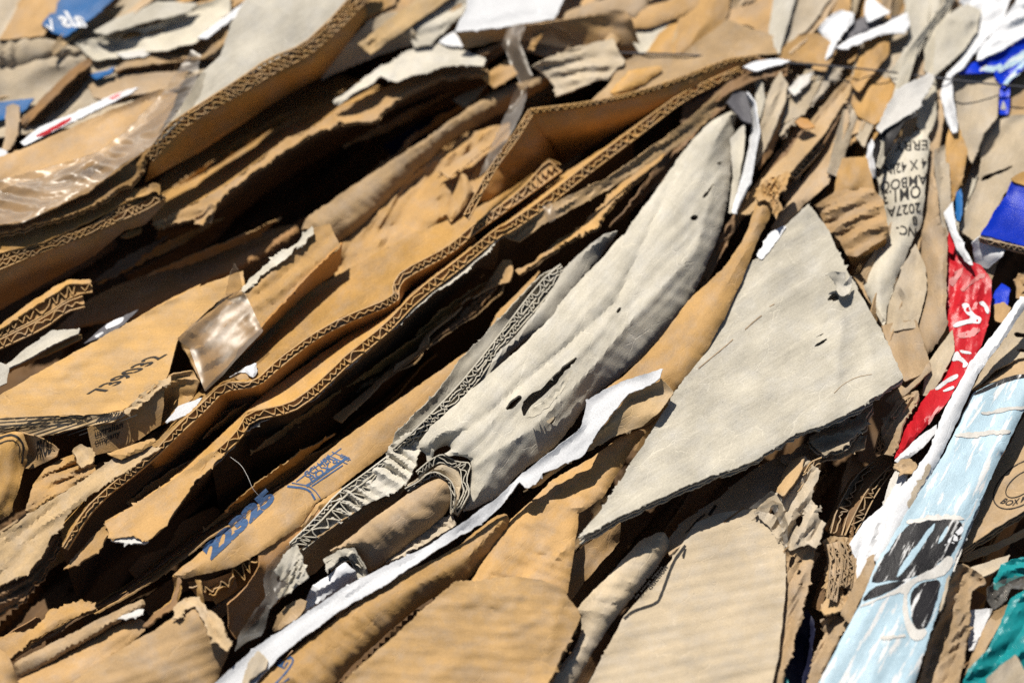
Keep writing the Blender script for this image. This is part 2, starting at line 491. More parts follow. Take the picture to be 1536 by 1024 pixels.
# ------------------------------------------------------------------ materials
_mats = {}
SPEC = {  # base colour (linear), fibre streaks, blotches, washboard, roughness
    'K':  ((0.402, 0.229, 0.070), 0.10, 0.46, 0.0, 0.60),
    'KW': ((0.405, 0.242, 0.086), 0.10, 0.44, 0.60, 0.60),
    'KO': ((0.420, 0.205, 0.050), 0.24, 0.40, 0.0, 0.60),  # orange kraft; warm bounce put into the colour of undersides and shaded faces
    'KD': ((0.220, 0.122, 0.050), 0.34, 0.55, 0.0, 0.75),  # dark brown kraft; also puts shade into undersides and inner faces by colour
    'KP': ((0.440, 0.292, 0.128), 0.14, 0.46, 0.0, 0.65),
    'T':  ((0.362, 0.240, 0.118), 0.10, 0.50, 0.0, 0.68),
    'TW': ((0.375, 0.300, 0.200), 0.10, 0.40, 0.55, 0.64),
    'G':  ((0.430, 0.388, 0.302), 0.15, 0.46, 0.0, 0.85),
    'GW': ((0.450, 0.408, 0.318), 0.20, 0.42, 0.08, 0.85),
    'GB': ((0.380, 0.305, 0.205), 0.15, 0.50, 0.0, 0.80),
    'W':  ((0.56, 0.565, 0.575), 0.06, 0.16, 0.0, 0.60),
    'WD': ((0.50, 0.475, 0.43), 0.16, 0.42, 0.0, 0.70),
    'RD': ((0.50, 0.016, 0.024), 0.14, 0.50, 0.0, 0.32),
    'RP': ((0.52, 0.16, 0.15), 0.16, 0.5, 0.0, 0.4),
    'BL': ((0.003, 0.032, 0.50), 0.08, 0.40, 0.0, 0.32),
    'BC': ((0.008, 0.100, 0.29), 0.10, 0.40, 0.0, 0.45),
    'LB': ((0.345, 0.465, 0.530), 0.08, 0.30, 0.0, 0.40),
    'TL': ((0.010, 0.20, 0.21), 0.14, 0.50, 0.0, 0.30),
    'NV': ((0.020, 0.022, 0.050), 0.15, 0.60, 0.0, 0.45),
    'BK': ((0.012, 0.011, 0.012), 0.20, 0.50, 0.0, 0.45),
    'BS': ((0.014, 0.013, 0.015), 0.20, 0.50, 0.0, 0.40),
    'IK': ((0.016, 0.014, 0.013), 0.20, 0.50, 0.0, 0.60),
    'BI': ((0.022, 0.080, 0.200), 0.50, 0.60, 0.0, 0.60),
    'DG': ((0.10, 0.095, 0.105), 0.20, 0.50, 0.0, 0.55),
    'BED': ((0.120, 0.066, 0.028), 0.3, 0.6, 0.0, 0.85),  # kraft darkened, shade of the deep gaps put into the colour
    'WIRE': ((0.07, 0.07, 0.08), 0.0, 0.1, 0.0, 0.45),
}

def M(key):
    if key in _mats: return _mats[key]
    names = {'K': 'kraft_board', 'G': 'weathered_board', 'T': 'tan_board', 'W': 'white_paper'}
    m = bpy.data.materials.new(names.get(key, 'board_' + key.lower())); m.use_nodes = True
    nt = m.node_tree; nt.nodes.clear(); N = nt.nodes.new; L = nt.links.new
    out = N('ShaderNodeOutputMaterial')
    _mats[key] = m
    if key in ('CL', 'CLB'):
        tr = N('ShaderNodeBsdfTransparent'); tr.inputs[0].default_value = (0.93, 0.91, 0.87, 1)
        gl = N('ShaderNodeBsdfGlossy'); gl.inputs['Roughness'].default_value = 0.27; gl.inputs[0].default_value = (0.9, 0.9, 0.9, 1)
        df = N('ShaderNodeBsdfDiffuse'); df.inputs[0].default_value = (0.25, 0.195, 0.145, 1) if key == 'CL' else (0.27, 0.26, 0.24, 1)
        fr = N('ShaderNodeFresnel'); fr.inputs[0].default_value = 1.3
        m1 = N('ShaderNodeMixShader'); m2 = N('ShaderNodeMixShader')
        tc = N('ShaderNodeTexCoord'); nz = N('ShaderNodeTexNoise'); nz.inputs['Scale'].default_value = 2.5
        L(tc.outputs['UV'], nz.inputs['Vector'])
        rm = N('ShaderNodeMapRange'); rm.inputs['From Min'].default_value = 0.35; rm.inputs['From Max'].default_value = 0.7
        rm.inputs['To Min'].default_value = 0.10; rm.inputs['To Max'].default_value = 0.22
        L(nz.outputs['Fac'], rm.inputs['Value']); L(rm.outputs[0], m1.inputs[0])
        L(tr.outputs[0], m1.inputs[1]); L(df.outputs[0], m1.inputs[2])
        bp = N('ShaderNodeBump'); bp.inputs['Strength'].default_value = 0.25; bp.inputs['Distance'].default_value = 0.001
        n2 = N('ShaderNodeTexNoise'); n2.inputs['Scale'].default_value = 4.0; L(tc.outputs['UV'], n2.inputs['Vector'])
        L(n2.outputs['Fac'], bp.inputs['Height']); L(bp.outputs[0], gl.inputs['Normal']); L(bp.outputs[0], fr.inputs['Normal'])
        fh = N('ShaderNodeMath'); fh.operation = 'MULTIPLY'; fh.inputs[1].default_value = 0.24; L(fr.outputs[0], fh.inputs[0]); L(fh.outputs[0], m2.inputs[0]); L(m1.outputs[0], m2.inputs[1]); L(gl.outputs[0], m2.inputs[2]); L(m2.outputs[0], out.inputs[0])
        return m
    base, fib, blo, wash, rough = SPEC[key]
    ink = key in ('BI', 'IK')
    b = N('ShaderNodeBsdfPrincipled'); b.inputs['Roughness'].default_value = rough
    b.inputs['Specular IOR Level'].default_value = 0.14 if base[0] < 0.6 and key not in ('RD', 'BL', 'TL', 'LB') else 0.2
    tc = N('ShaderNodeTexCoord')
    def noise(sx, sy, detail, rot=0.0):
        mp = N('ShaderNodeMapping'); mp.inputs['Scale'].default_value = (sx, sy, 1); mp.inputs['Rotation'].default_value = (0, 0, rot)
        if ink:                                             # lettering carries no unwrap: use its own space, in the same units
            sc = N('ShaderNodeMapping'); sc.inputs['Scale'].default_value = (24, 24, 24); L(tc.outputs['Object'], sc.inputs['Vector']); L(sc.outputs[0], mp.inputs['Vector'])
        else: L(tc.outputs['UV'], mp.inputs['Vector'])
        z = N('ShaderNodeTexNoise'); z.inputs['Scale'].default_value = 1.0; z.inputs['Detail'].default_value = detail
        z.inputs['Roughness'].default_value = 0.65
        L(mp.outputs[0], z.inputs['Vector']); return z.outputs['Fac']
    def math_(op, x, y=None, v=None):
        q = N('ShaderNodeMath'); q.operation = op
        L(x, q.inputs[0])
        if y is not None: L(y, q.inputs[1])
        elif v is not None: q.inputs[1].default_value = v
        return q.outputs[0]
    oi = N('ShaderNodeObjectInfo')
    big = noise(1.3, 1.9, 5); streak = noise(2.6, 24, 6); fine = noise(42, 55, 4, 0.4); spot = noise(16, 16, 2)
    # value = 1 + fib*(streak-.5)*2 + blo*(big-.5)*2 + .22*(fine-.5)
    v = math_('MULTIPLY_ADD', streak, None, fib * 2.2); v.node.inputs[2].default_value = 1.0 - fib * 1.1 - blo * 1.1 - 0.40
    w = math_('MULTIPLY_ADD', big, None, blo * 2.2); L(v, w.node.inputs[2])
    x = math_('MULTIPLY_ADD', fine, None, 0.80); L(w, x.node.inputs[2])
    y = math_('MULTIPLY_ADD', oi.outputs['Random'], None, 0.30); L(x, y.node.inputs[2])
    y = math_('SUBTRACT', y, None, 0.16)
    # pale crease lines and rubbed spots
    vm = N('ShaderNodeMapping'); vm.inputs['Scale'].default_value = (0.9, 2.1, 1); L(tc.outputs['UV'], vm.inputs['Vector'])
    wz = N('ShaderNodeTexNoise'); wz.inputs['Scale'].default_value = 2.2; wz.inputs['Detail'].default_value = 4; L(vm.outputs[0], wz.inputs['Vector'])
    va = N('ShaderNodeMix'); va.data_type = 'VECTOR'; va.inputs['Factor'].default_value = 0.22
    L(vm.outputs[0], va.inputs['A']); L(wz.outputs['Color'], va.inputs['B'])
    vo = N('ShaderNodeTexVoronoi'); vo.feature = 'DISTANCE_TO_EDGE'; vo.inputs['Scale'].default_value = 2.3; L(va.outputs['Result'], vo.inputs['Vector'])
    vr = N('ShaderNodeMapRange'); vr.inputs['From Min'].default_value = 0.0; vr.inputs['From Max'].default_value = 0.022
    vr.inputs['To Min'].default_value = 1.0; vr.inputs['To Max'].default_value = 0.0; L(vo.outputs['Distance'], vr.inputs['Value'])
    msk = N('ShaderNodeMapRange'); msk.inputs['From Min'].default_value = 0.46; msk.inputs['From Max'].default_value = 0.58; L(noise(1.7, 2.6, 3, 0.3), msk.inputs['Value'])
    crs = math_('MULTIPLY', vr.outputs[0], msk.outputs[0])
    y = math_('ADD', y, math_('MULTIPLY', crs, None, 0.20 if base[0] < 0.6 else -0.05))
    # a few dark flecks
    mr = N('ShaderNodeMapRange'); mr.inputs['From Min'].default_value = 0.70; mr.inputs['From Max'].default_value = 0.78
    mr.inputs['To Min'].default_value = 1.0; mr.inputs['To Max'].default_value = 0.62
    L(spot, mr.inputs['Value']); y = math_('MULTIPLY', y, mr.outputs[0])
    mx = N('ShaderNodeMix'); mx.data_type = 'RGBA'; mx.blend_type = 'MULTIPLY'; mx.inputs['Factor'].default_value = 1.0
    hue = N('ShaderNodeMix'); hue.data_type = 'RGBA'
    hue.inputs['A'].default_value = (*base, 1)
    g = sum(base) / 3
    vivid = key in ('BL', 'BC', 'RD', 'TL', 'LB', 'NV')
    hue.inputs['B'].default_value = (*[c * 0.78 for c in base], 1) if vivid else (*[min(1, c * 0.62 + (g * 1.12) * 0.38) for c in base], 1)
    mr2 = N('ShaderNodeMapRange'); mr2.inputs['From Min'].default_value = 0.45; mr2.inputs['From Max'].default_value = 0.72
    L(noise(2.4, 3.0, 6), mr2.inputs['Value'])
    rnd2 = math_('FRACT', math_('MULTIPLY', oi.outputs['Random'], None, 7.31)); hf = math_('MULTIPLY_ADD', rnd2, None, 0.55)
    L(math_('MULTIPLY', mr2.outputs[0], None, 0.7), hf.node.inputs[2]); hf.node.use_clamp = True; L(hf, hue.inputs['Factor'])
    L(hue.outputs['Result'], mx.inputs['A'])
    if key in ('LB', 'BS'):                                        # print rubbed off along the folds
        wn = N('ShaderNodeMapRange'); lo_ = 0.545 if key == 'LB' else 0.565; wn.inputs['From Min'].default_value = lo_; wn.inputs['From Max'].default_value = lo_ + 0.03
        L(noise(1.1, 7.5, 7), wn.inputs['Value'])
        wm = N('ShaderNodeMix'); wm.data_type = 'RGBA'; wm.inputs['B'].default_value = (0.56, 0.555, 0.54, 1)
        L(wn.outputs[0], wm.inputs['Factor']); L(hue.outputs['Result'], wm.inputs['A']); L(wm.outputs['Result'], mx.inputs['A'])
    cb = N('ShaderNodeCombineColor'); [L(y, cb.inputs[i]) for i in range(3)]
    L(cb.outputs[0], mx.inputs['B']); L(mx.outputs['Result'], b.inputs['Base Color'])
    hgt = math_('MULTIPLY_ADD', streak, None, 0.5); L(math_('MULTIPLY', fine, None, 0.7), hgt.node.inputs[2])
    hgt = math_('SUBTRACT', hgt, math_('MULTIPLY', crs, None, 0.7))
    if wash:
        wv = N('ShaderNodeTexWave'); wv.wave_type = 'BANDS'; wv.bands_direction = 'Y'; wv.inputs['Scale'].default_value = 1.75
        wv.inputs['Distortion'].default_value = 0.9; wv.inputs['Detail'].default_value = 2.0; wv.inputs['Detail Scale'].default_value = 0.6
        L(tc.outputs['UV'], wv.inputs['Vector'])
        w2 = math_('MULTIPLY_ADD', wv.outputs['Fac'], None, wash * 1.6); L(hgt, w2.node.inputs[2]); hgt = w2
    bp = N('ShaderNodeBump'); bp.inputs['Strength'].default_value = 0.38; bp.inputs['Distance'].default_value = 0.0007
    L(hgt, bp.inputs['Height']); L(bp.outputs[0], b.inputs['Normal'])
    if key in ('W', 'RD', 'TL'): bp.inputs['Strength'].default_value = 0.25
    if ink:                                                 # printing that missed or rubbed off in places
        tr = N('ShaderNodeBsdfTransparent'); ms = N('ShaderNodeMixShader')
        ir = N('ShaderNodeMapRange'); ir.inputs['From Min'].default_value = 0.60; ir.inputs['From Max'].default_value = 0.66
        ir.inputs['To Min'].default_value = 0.06; ir.inputs['To Max'].default_value = 0.85
        L(noise(9, 13, 6), ir.inputs['Value']); L(ir.outputs[0], ms.inputs[0]); L(b.outputs[0], ms.inputs[1]); L(tr.outputs[0], ms.inputs[2])
        L(ms.outputs[0], out.inputs[0]); return m
    L(b.outputs[0], out.inputs[0])
    return m
CS, CR, PS, PT = 'cardboard sheet', 'cardboard roll', 'paper scrap', 'plastic tape'

# =================================================================== upper left
t = multi('cardboard_sheet', 'large grey topped double wall sheet with a long open fluted edge above the black hollow', CS, 'a 900,500,20')
part(t, 'top_face', 'G', 'a 1160,-90,80 1040,100 990,250 900,330 800,500 680,650,85 700,648,90 860,492 1080,352 1360,202 1480,92,92 1560,2 1640,-90', wr=2.5, cr=2, cl=(120, 30))
band(t, 'fluted_edge', 'K', 'a 655,695,88 740,570,90 860,490 1080,350 1200,265 1360,200 1480,90 1560,0 1640,-90',
     'a 685,722,80 790,602 900,522 1110,402 1240,322 1390,247 1520,132 1600,52 1700,-60', layers=2, pitch=12)
part(t, 'underside', 'KO', 'a 680,716,80 790,600 900,520 1110,400 1240,320 1390,245 1520,130 1600,50,80 1690,-60,80 1830,-60,-60 1540,290,-130 1250,450,-150 900,680,-150 650,820,-120', drop=('a 680,716,80 790,600 900,520 1110,400 1240,320 1390,245 1520,130 1600,50,80', 20, .72, 4.6), wr=2, torn=.4)
sheet('cardboard_sheet', 'broad smooth kraft sheet under the brown tape at the left edge', CS, 'K',
      'a -90,740,72 150,650 350,560 720,400 800,420 700,640,84 400,860 100,1000 -90,1020,70', wr=4, cr=6, cl=(160, 24))
sheet('cardboard_sheet', 'torn ragged kraft edge below the brown tape above the short fluted piece', CS, 'K',
      'a 690,650,86 640,725 630,790,70 560,830 450,905 300,970 100,1020 -90,1070,60 -90,1000 100,985 400,845 550,725,80', torn=4, cr=8, cl=(50, 14), th=4, ply=2)
sheet('plastic_tape', 'wide wrinkled brown tinted tape running up the left edge to a point', PT, 'CL',
      'a -90,830,80 150,770,89 450,680 560,590 720,430 860,225,106 902,250 880,370 790,520 680,655,99 550,735 400,855,92 100,1000 -90,1010,78', wr=3, cr=1.5, cl=(140, 34), th=1, pleat=[(5, 26, 50), (3, 15, 12)])
t = multi('cardboard_sheet', 'short kraft double wall sheet with fluted edge ending in a torn lip', CS, 'd 300,60,0')
part(t, 'top_face', 'K', 'a -90,1040,42 300,950 480,870 640,840 700,822,50 692,850 560,912 400,992 200,1086 0,1136 -90,1155,42', wr=2, torn=1.5)
band(t, 'fluted_edge', 'K', 'd -90,150,44 0,110 200,60 400,0 a 560,908 690,842 720,868,50', 'd -90,215,40 0,185 150,120 400,30 a 500,1005 650,945 745,885,46', layers=2, pitch=15, crush=.25)
part(t, 'underside', 'KO', 'd -90,212,40 0,184 150,119 400,29 a 500,1004 650,944 745,884,44 735,925,15 a 650,1010,-50 d 560,10,-100 430,120,-130 200,250 0,370 -90,420,-150', drop=('d -90,212,40 0,184 150,119 400,29 a 500,1004 650,944 745,884,44', 24, .78, 4), wr=2)
sheet('cardboard_flap', 'small torn upright lip at the end of the short fluted sheet', CS, 'K', 'a 565,905,52 600,860 655,840 685,820,62 720,830,62 715,880,55 690,862 640,880', cr=3, torn=2, th=2)

t = multi('cardboard_sheet', 'long thin kraft sheet with ragged sunlit lip crossing the black hollow', CS, 'b 0,500,-80')
part(t, 'top_face', 'K', 'a 690,1005,0 860,920 1000,845 1180,715 1270,635 1390,585 b 0,485,10 200,395 400,315 560,265 640,250,20 662,325 640,330 450,350 330,405 200,485 150,545 0,550 a 1400,605,2 1290,668 1180,745 1010,868 960,945 935,965 905,1012 870,978,-4 720,1018', torn=3, cr=4, cl=(60, 14), ply=2, gap=4, th=2)
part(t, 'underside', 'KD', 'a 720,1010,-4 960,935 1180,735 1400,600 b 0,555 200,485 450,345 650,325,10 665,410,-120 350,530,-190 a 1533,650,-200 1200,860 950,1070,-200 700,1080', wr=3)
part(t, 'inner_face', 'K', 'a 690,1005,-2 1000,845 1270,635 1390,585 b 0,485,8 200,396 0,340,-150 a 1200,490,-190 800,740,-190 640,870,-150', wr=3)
sheet('cardboard_flap', 'small folded triangular tip hanging from the ragged sunlit lip', CS, 'K', 'a 872,978,2 900,1012,-12 950,1000,-8 975,925,6 940,912,8 915,960,4', torn=1, th=2)

# background left
sheet('cardboard_sheet', 'plain kraft corner beside the blue carton at the top left', CS, 'K', 'a 15,165,40 60,90 130,-60,45 310,-60 250,60 190,150,40', wr=2)
sheet('cardboard_sheet', 'pinkish grey sheet in the top left corner', CS, 'GB', 'a -90,-90,42 160,-90,40 60,90 0,170,36 -90,200', wr=2)
bc = sheet('paper_carton', 'blue printed carton with white lettering at the top left', 'carton', 'BC', 'a 190,110,46 260,10 330,-90,50 580,-90 500,10 400,90 290,168,44 240,150', wr=2)
text(bc, 'W', 'L', 'a 240,140', 'a 205,118', 'a 232,88', bold=.02)
text(bc, 'W', 'als', 'a 395,120', 'a 285,120', 'a 352,52', bold=.03)
sheet('cardboard_roll', 'grey brown ribbed roll at the left edge over a black gap', CR, 'GB', 'a -90,160,30 0,165,35 60,140 130,130 180,165 290,200 360,215,35 400,250,20 380,285,0 300,290 180,310 100,330 0,320 -90,330,0', roll=22, cr=3, pleat=[(7, 22, 85)])
sheet('cardboard_sheet', 'dull brown board edge below the ribbed roll', CS, 'T', 'a -90,415,0 60,385 200,385,5 190,410 100,425 -90,450', wr=1)
t = multi('cardboard_sheet', 'dark leaning slab with open fluted face at the left edge', CS, 'a 250,450,-40')
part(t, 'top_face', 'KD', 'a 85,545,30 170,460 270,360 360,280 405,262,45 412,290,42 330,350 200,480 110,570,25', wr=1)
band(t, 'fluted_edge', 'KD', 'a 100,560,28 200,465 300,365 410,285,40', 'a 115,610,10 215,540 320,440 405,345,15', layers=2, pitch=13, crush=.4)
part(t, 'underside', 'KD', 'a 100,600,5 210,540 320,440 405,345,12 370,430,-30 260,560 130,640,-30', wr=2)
sheet('plastic_scrap', 'strip of blue plastic at the left edge beside the leaning slab', 'plastic', 'BC', 'a -90,470,20 60,450 155,442,22 120,490 60,530 -90,560,15', wr=3)
sheet('plastic_scrap', 'small light blue scrap behind the leaning slab', 'plastic', 'BC', 'a 400,335,30 460,318 515,302,32 500,330 430,355', wr=2)
sheet('cardboard_sheet', 'narrow upright kraft splinter at the left edge', CS, 'T', 'a 30,490,30 55,478 85,485,32 75,600 45,660,20 10,670 25,600', wr=1)
sheet('paper_scrap', 'crumpled white scrap under the kraft splinter at the left edge', PS, 'W', 'a -90,690,20 0,665,24 35,680 20,710 -60,740', cr=3)
sheet('cardboard_sheet', 'grey lobed scrap with a dark crease near the top left', CS, 'G', 'a 450,135,45 540,80 700,15 855,25,52 820,60 690,90 560,125 490,150', wr=3, roll=6)
sheet('cardboard_sheet', 'crumpled grey sheet below the lobed scrap near the top left', CS, 'G', 'a 330,190,30 430,175 560,130 720,110,40 800,50 960,0 1035,-40,45 1030,60 940,130 880,190 740,230 640,235,30 520,260 420,270', cr=9, cl=(60, 30), wr=4, torn=2)
sheet('cardboard_sheet', 'kraft and grey ledge behind the large grey topped sheet', CS, 'T', 'a 560,270,20 660,220 880,180 1000,150,26 990,260 850,260 640,290', wr=3)
sheet('paper_scrap', 'narrow white strip beside the large grey topped sheet', PS, 'W', 'a 885,172,55 950,120 1060,40 1130,-20,60 1150,30 1040,90 930,172', cr=3)
sheet('paper_scrap', 'pale scrap between the grey crumple and the brown corrugated strip', PS, 'WD', 'a 520,240,30 620,225 700,220 650,255 560,262', cr=3)
t = multi('cardboard_sheet', 'brown corrugated strip lying flat beyond the tape point', CS, 'a 700,300,0')
part(t, 'top_face', 'T', 'a 500,325,26 560,275 700,258 850,252,30 846,275 700,285 570,305', wr=1)
band(t, 'fluted_edge', 'KD', 'a 520,325,26 590,292 700,275 848,262,30', 'a 530,332,16 620,325 740,318 845,300,20', layers=1, pitch=12, crush=.4)
sheet('cardboard_sheet', 'beige flat scrap below the brown corrugated strip', CS, 'T', 'a 390,370,20 520,340 700,325 850,320,24 800,400 640,420 500,445 420,440', wr=3, cr=3)
rl = sheet('paper_scrap', 'white and red printed label strip near the left edge', PS, 'W', 'a 90,640,40 180,570 330,510 430,460 560,405,46 620,395 580,425 420,500 330,545 180,620 110,655', wr=2, cr=3)
patch(rl, 'RD', 'a 150,615 250,560 330,520 310,550 200,610'); patch(rl, 'RD', 'a 480,445 530,420 560,412 550,430 500,452')

# =================================================================== upper middle
sheet('cardboard_sheet', 'streaky grey torn sheet behind the grey rimmed roll at the top', CS, 'G', 'b 180,40,40 330,-60 680,-60 590,20 400,200 330,215,35 300,160 270,100 200,80', cr=4, torn=2.5, pleat=[(7, 20, 0)])
sheet('cardboard_sheet', 'small kraft patch beside the large grey topped sheet at the top', CS, 'K', 'b 120,108,46 180,40 260,-60 380,-60 330,0 250,72 180,95', wr=2)
sheet('cardboard_roll', 'grey rimmed brown roll under the top edge beside the fluted edge', CR, 'GB', 'b -40,300,-5 20,220,25 120,112,52 180,80 245,72,54 310,160,46 310,200,28 250,215,15 150,250,5 0,310,-15 -60,345,-20', wr=3, cr=3, roll=6)
t = multi('cardboard_box', 'flattened white topped box with brown side at the top', 'box', 'b 900,100,0')
part(t, 'top_panel', 'W', 'b 508,143,72 560,40 600,-80,66 1030,-80 1000,0 958,84,68 750,122,72', wr=1.5)
part(t, 'side_panel', 'K', 'b 510,147,70 750,126 900,104 1150,68 1280,50,76 1300,85 1352,242,26 1200,232 1000,197,32 740,178,44 560,217,44', wr=1.5)
sheet('paper_scrap', 'small white triangle of paper left of the white topped box', PS, 'W', 'b 438,190,35 480,155 530,135 550,207 470,205')
sheet('plastic_tape', 'looped clear tape standing up at the corner of the white topped box', PT, 'CL', 'b 718,205,85 735,150 765,118 800,105 832,112,90 812,170 800,185 830,270 862,340 832,392,80 800,372 765,300 740,230', wr=4, th=1, cr=4)
sheet('plastic_tape', 'clear tape tail twisting down to the corner of the large folded flap', PT, 'CL', 'b 775,415,70 800,380 832,390 830,440 800,530 740,640 650,770,60 615,800 690,610 735,520', wr=3, th=1, cr=4)
sheet('plastic_tape', 'milky clear tape lying across the side of the white topped box', PT, 'CL', 'b 832,108,88 940,112,86 1010,140 1090,195,62 1000,215 900,195 815,172', wr=3, th=1, cr=4)
sheet('cardboard_sheet', 'crinkled grey sheet draped over the kraft lip left of the clear tape', CS, 'G', 'b -40,450,30 30,410 150,315 300,230 430,195 560,228 645,262,42 640,298 500,292 380,325 250,365 180,348 50,425 -20,478,26', cr=8, cl=(70, 24), torn=2.5, th=2)
sheet('plastic_bag', 'dark navy plastic film deep in the hollow behind the long beige roll', 'plastic bag', 'NV', 'b 185,655,-130 330,560 480,490 555,475,-110 480,575 350,650 240,720', cr=10, cl=(60, 14), wr=4, th=1)
sheet('cardboard_sheet', 'small sunlit cream scrap in the hollow above the long beige roll', CS, 'KP', 'b 510,445,-30 560,420 645,385,-25 600,440 555,478', wr=2)
sheet('cardboard_sheet', 'kraft sliver above the long beige roll', CS, 'K', 'b 555,490,-40 620,440 680,410 700,440 580,525,-45', wr=2)
sheet('cardboard_sheet', 'bright kraft chip left of the looped clear tape', CS, 'K', 'b 640,345,20 740,275 788,330 690,388,10', wr=2, cr=2)
t = multi('cardboard_sheet', 'little brown corrugated scrap under the white topped box', CS, 'b 680,240,0')
part(t, 'top_face', 'KD', 'b 610,235,34 680,205 745,178,40 735,195 660,235 625,252', wr=1)
band(t, 'fluted_edge', 'KD', 'b 615,245,32 670,222 735,190,38', 'b 635,285,18 690,255 735,225,22', layers=1, pitch=11, crush=.3)
sheet('cardboard_roll', 'long beige roll rising from the left to the clear tape tail', CR, 'T', 'b -200,1010,-15 0,868,-8 200,738 400,608 550,498 700,408 850,345 930,325,-2 968,362,-20 750,492,-34 560,592 420,692 250,852 110,1012,-38 -30,1110 -100,1130,-34', roll=22, wr=3, cr=2.5, pleat=[(3.0, 30, 80), (1.6, 13, 65)])
sheet('cardboard_sheet', 'wad of crumpled kraft between the long beige roll and the large folded flap', CS, 'K', 'b -30,1112,-34 110,1010 250,853 430,690,-35 560,600 760,550,-20 740,660 640,830 560,960 400,1020,-25 e 130,130 -20,260,-35 -30,180,-40', cr=9, cl=(70, 26), wr=5, torn=2, pleat=[(20, 40, 5), (6, 17, -20)])
sheet('cardboard_roll', 'bent kraft fold standing in the crumpled wad', CR, 'K', 'b 470,960,-12 500,880 530,800 520,780 480,770 430,800 445,775 500,760 560,785,-4 590,850 560,920 490,1000', roll=12, wr=2)
sheet('cardboard_sheet', 'thin torn kraft ply along the top of the crumpled wad', CS, 'K', 'b 440,770,-10 560,690 700,565,0 760,560 690,640 560,735 480,800', cr=7, cl=(60, 10), torn=2, th=2)
t = multi('cardboard_sheet', 'large folded kraft flap with a sharp left corner and a shaded orange face', CS, 'b 1000,600,-50')
part(t, 'face', 'KO', 'b 852,508,60 900,502 1100,478 1350,425 1533,362,62 c 110,322 210,283 335,262,60 360,290,40 c 0,415,-5 b 1330,540,-70 1200,610,-90 900,800,-110 750,880,-100 600,960,-70 560,1000,-30 640,835,5 695,745 785,628,40', drop=('b 640,835,5 695,745 785,628,40 852,508,60 1100,478 1350,425 1533,362,62 c 110,322 210,283 335,262,60', 34, .9, 3), wr=1.5, torn=.3, rnd=0, uvang=-15, cr=1.5)
band(t, 'fluted_edge', 'K', 'b 848,490,64 1100,460 1340,408 1533,343 c 100,303 200,264 335,246', 'b 855,510,60 1100,480 1350,427 1533,364 c 110,324 210,285 335,264', pitch=10, crush=.2)
band(t, 'cut_edge', 'K', 'b 843,492,62 765,615 675,735 550,965', 'b 862,508,60 787,630 697,748 570,985', pitch=10, crush=.5)
sheet('cardboard_sheet', 'tape covered tan sheet behind the fluted edge of the large folded flap', CS, 'T', 'b 1120,455,52 1190,390 1240,290 1360,235 1533,240 c 60,195 200,88 370,148 432,175 442,240,54 335,246,58 200,264 100,303 0,342 b 1340,408 1130,458', wr=4, cr=4)
sheet('cardboard_sheet', 'pleated grey beige wad right of the looped clear tape', CS, 'GB', 'b 880,300,56 960,260 1050,225 1200,192 1245,285 1180,345 1100,370 975,418,40 968,380 925,330', cr=4, wr=5, ang=-20, torn=2, pleat=[(11, 20, 10), (2, 13, 40)])
sheet('cardboard_roll', 'small bent kraft piece on the tape covered tan sheet', CR, 'K', 'b 1222,405,60 1300,320 1420,302 1430,320 1360,375 1250,428', roll=10, cr=4)
sheet('cardboard_roll', 'curled tan strip right of the white paper at the top edge', CR, 'T', 'b 1015,60,50 1060,40 1150,10 1360,-40 1345,40 1300,80 1240,55 1120,85 1020,95', roll=12, cr=4)
sheet('cardboard_sheet', 'kraft lump above the brown side of the white topped box', CS, 'K', 'b 1290,90,48 1330,40 1480,10 1590,-70 1590,40 1480,85 1390,118 1320,120', roll=10, cr=6)
sheet('cardboard_sheet', 'grey scrap right of the white topped box', CS, 'G', 'b 1305,150,42 1365,85 1440,70 1490,85 1445,165 1385,240 1350,235', cr=5)
sheet('cardboard_sheet', 'smooth kraft sheet above the bale wire at the top', CS, 'K', 'b 1375,240,42 1440,150 1510,85 1560,40 c 80,-10,46 60,120 35,232 0,248 b 1450,250', wr=2, cr=2)
sheet('cardboard_sheet', 'kraft sheet filling the top edge behind the white topped box', CS, 'T', 'F 470,-330,30 1660,-330 1660,190 1300,170,18 900,110 740,60 560,40,10', wr=6, cr=16, cl=(120, 36), ang=-35, res=9)  # reaches far out of view to keep sun out of the hollows
sheet('cardboard_sheet', 'grey brown sheet filling the top left corner behind the blue carton', CS, 'GB', 'F -170,-330,20 560,-330 500,30 300,110 120,190 -170,230', wr=6, cr=16, cl=(120, 36), ang=-35, res=9)  # likewise stretched out of view against stray sun

# =================================================================== long sheets through the middle
t = multi('cardboard_sheet', 'long kraft corrugated sheet with stepped fluted edge, upper of the two through the middle', CS, 'e 0,300,-60')
part(t, 'top_face', 'K', 'b 980,740,30 930,715,32 800,860,28 600,1000 e 480,80,25 270,190 230,250 235,305 0,400,22 d 1400,475,20 1250,585 1140,690 1000,690 900,790 800,880 680,1015,15 g 560,80 480,145 380,240 280,410,0 270,300,-30 400,120 550,0 d 700,940,-25 900,730 1080,580 1370,290,-22 1533,200 e 330,20 b 560,960,-15 740,860 920,735',
     wr=4, cr=7, cl=(160, 22), th=2, folds=[('d 1090,670 1190,595 1280,500 1400,440 1533,350 e 150,260', 9, 8)])
band(t, 'fluted_edge', 'K', 'b 965,742,30 925,718,32 800,862,28 600,1002 e 480,82,25 270,192 230,252 235,307 0,402,22 d 1400,477,20 1250,587 1140,692 1000,692 900,792 800,882 680,1017,15 g 560,82 480,147 380,242 280,412,0',
     'b 990,765,26 812,895 612,1035 e 492,115,20 290,222 258,265 258,332 0,435,16 d 1400,510 1260,622 1160,710 1005,730 915,825 815,915 692,1034,10 g 575,112 492,172 400,265 300,425,-5', pitch=12.5)
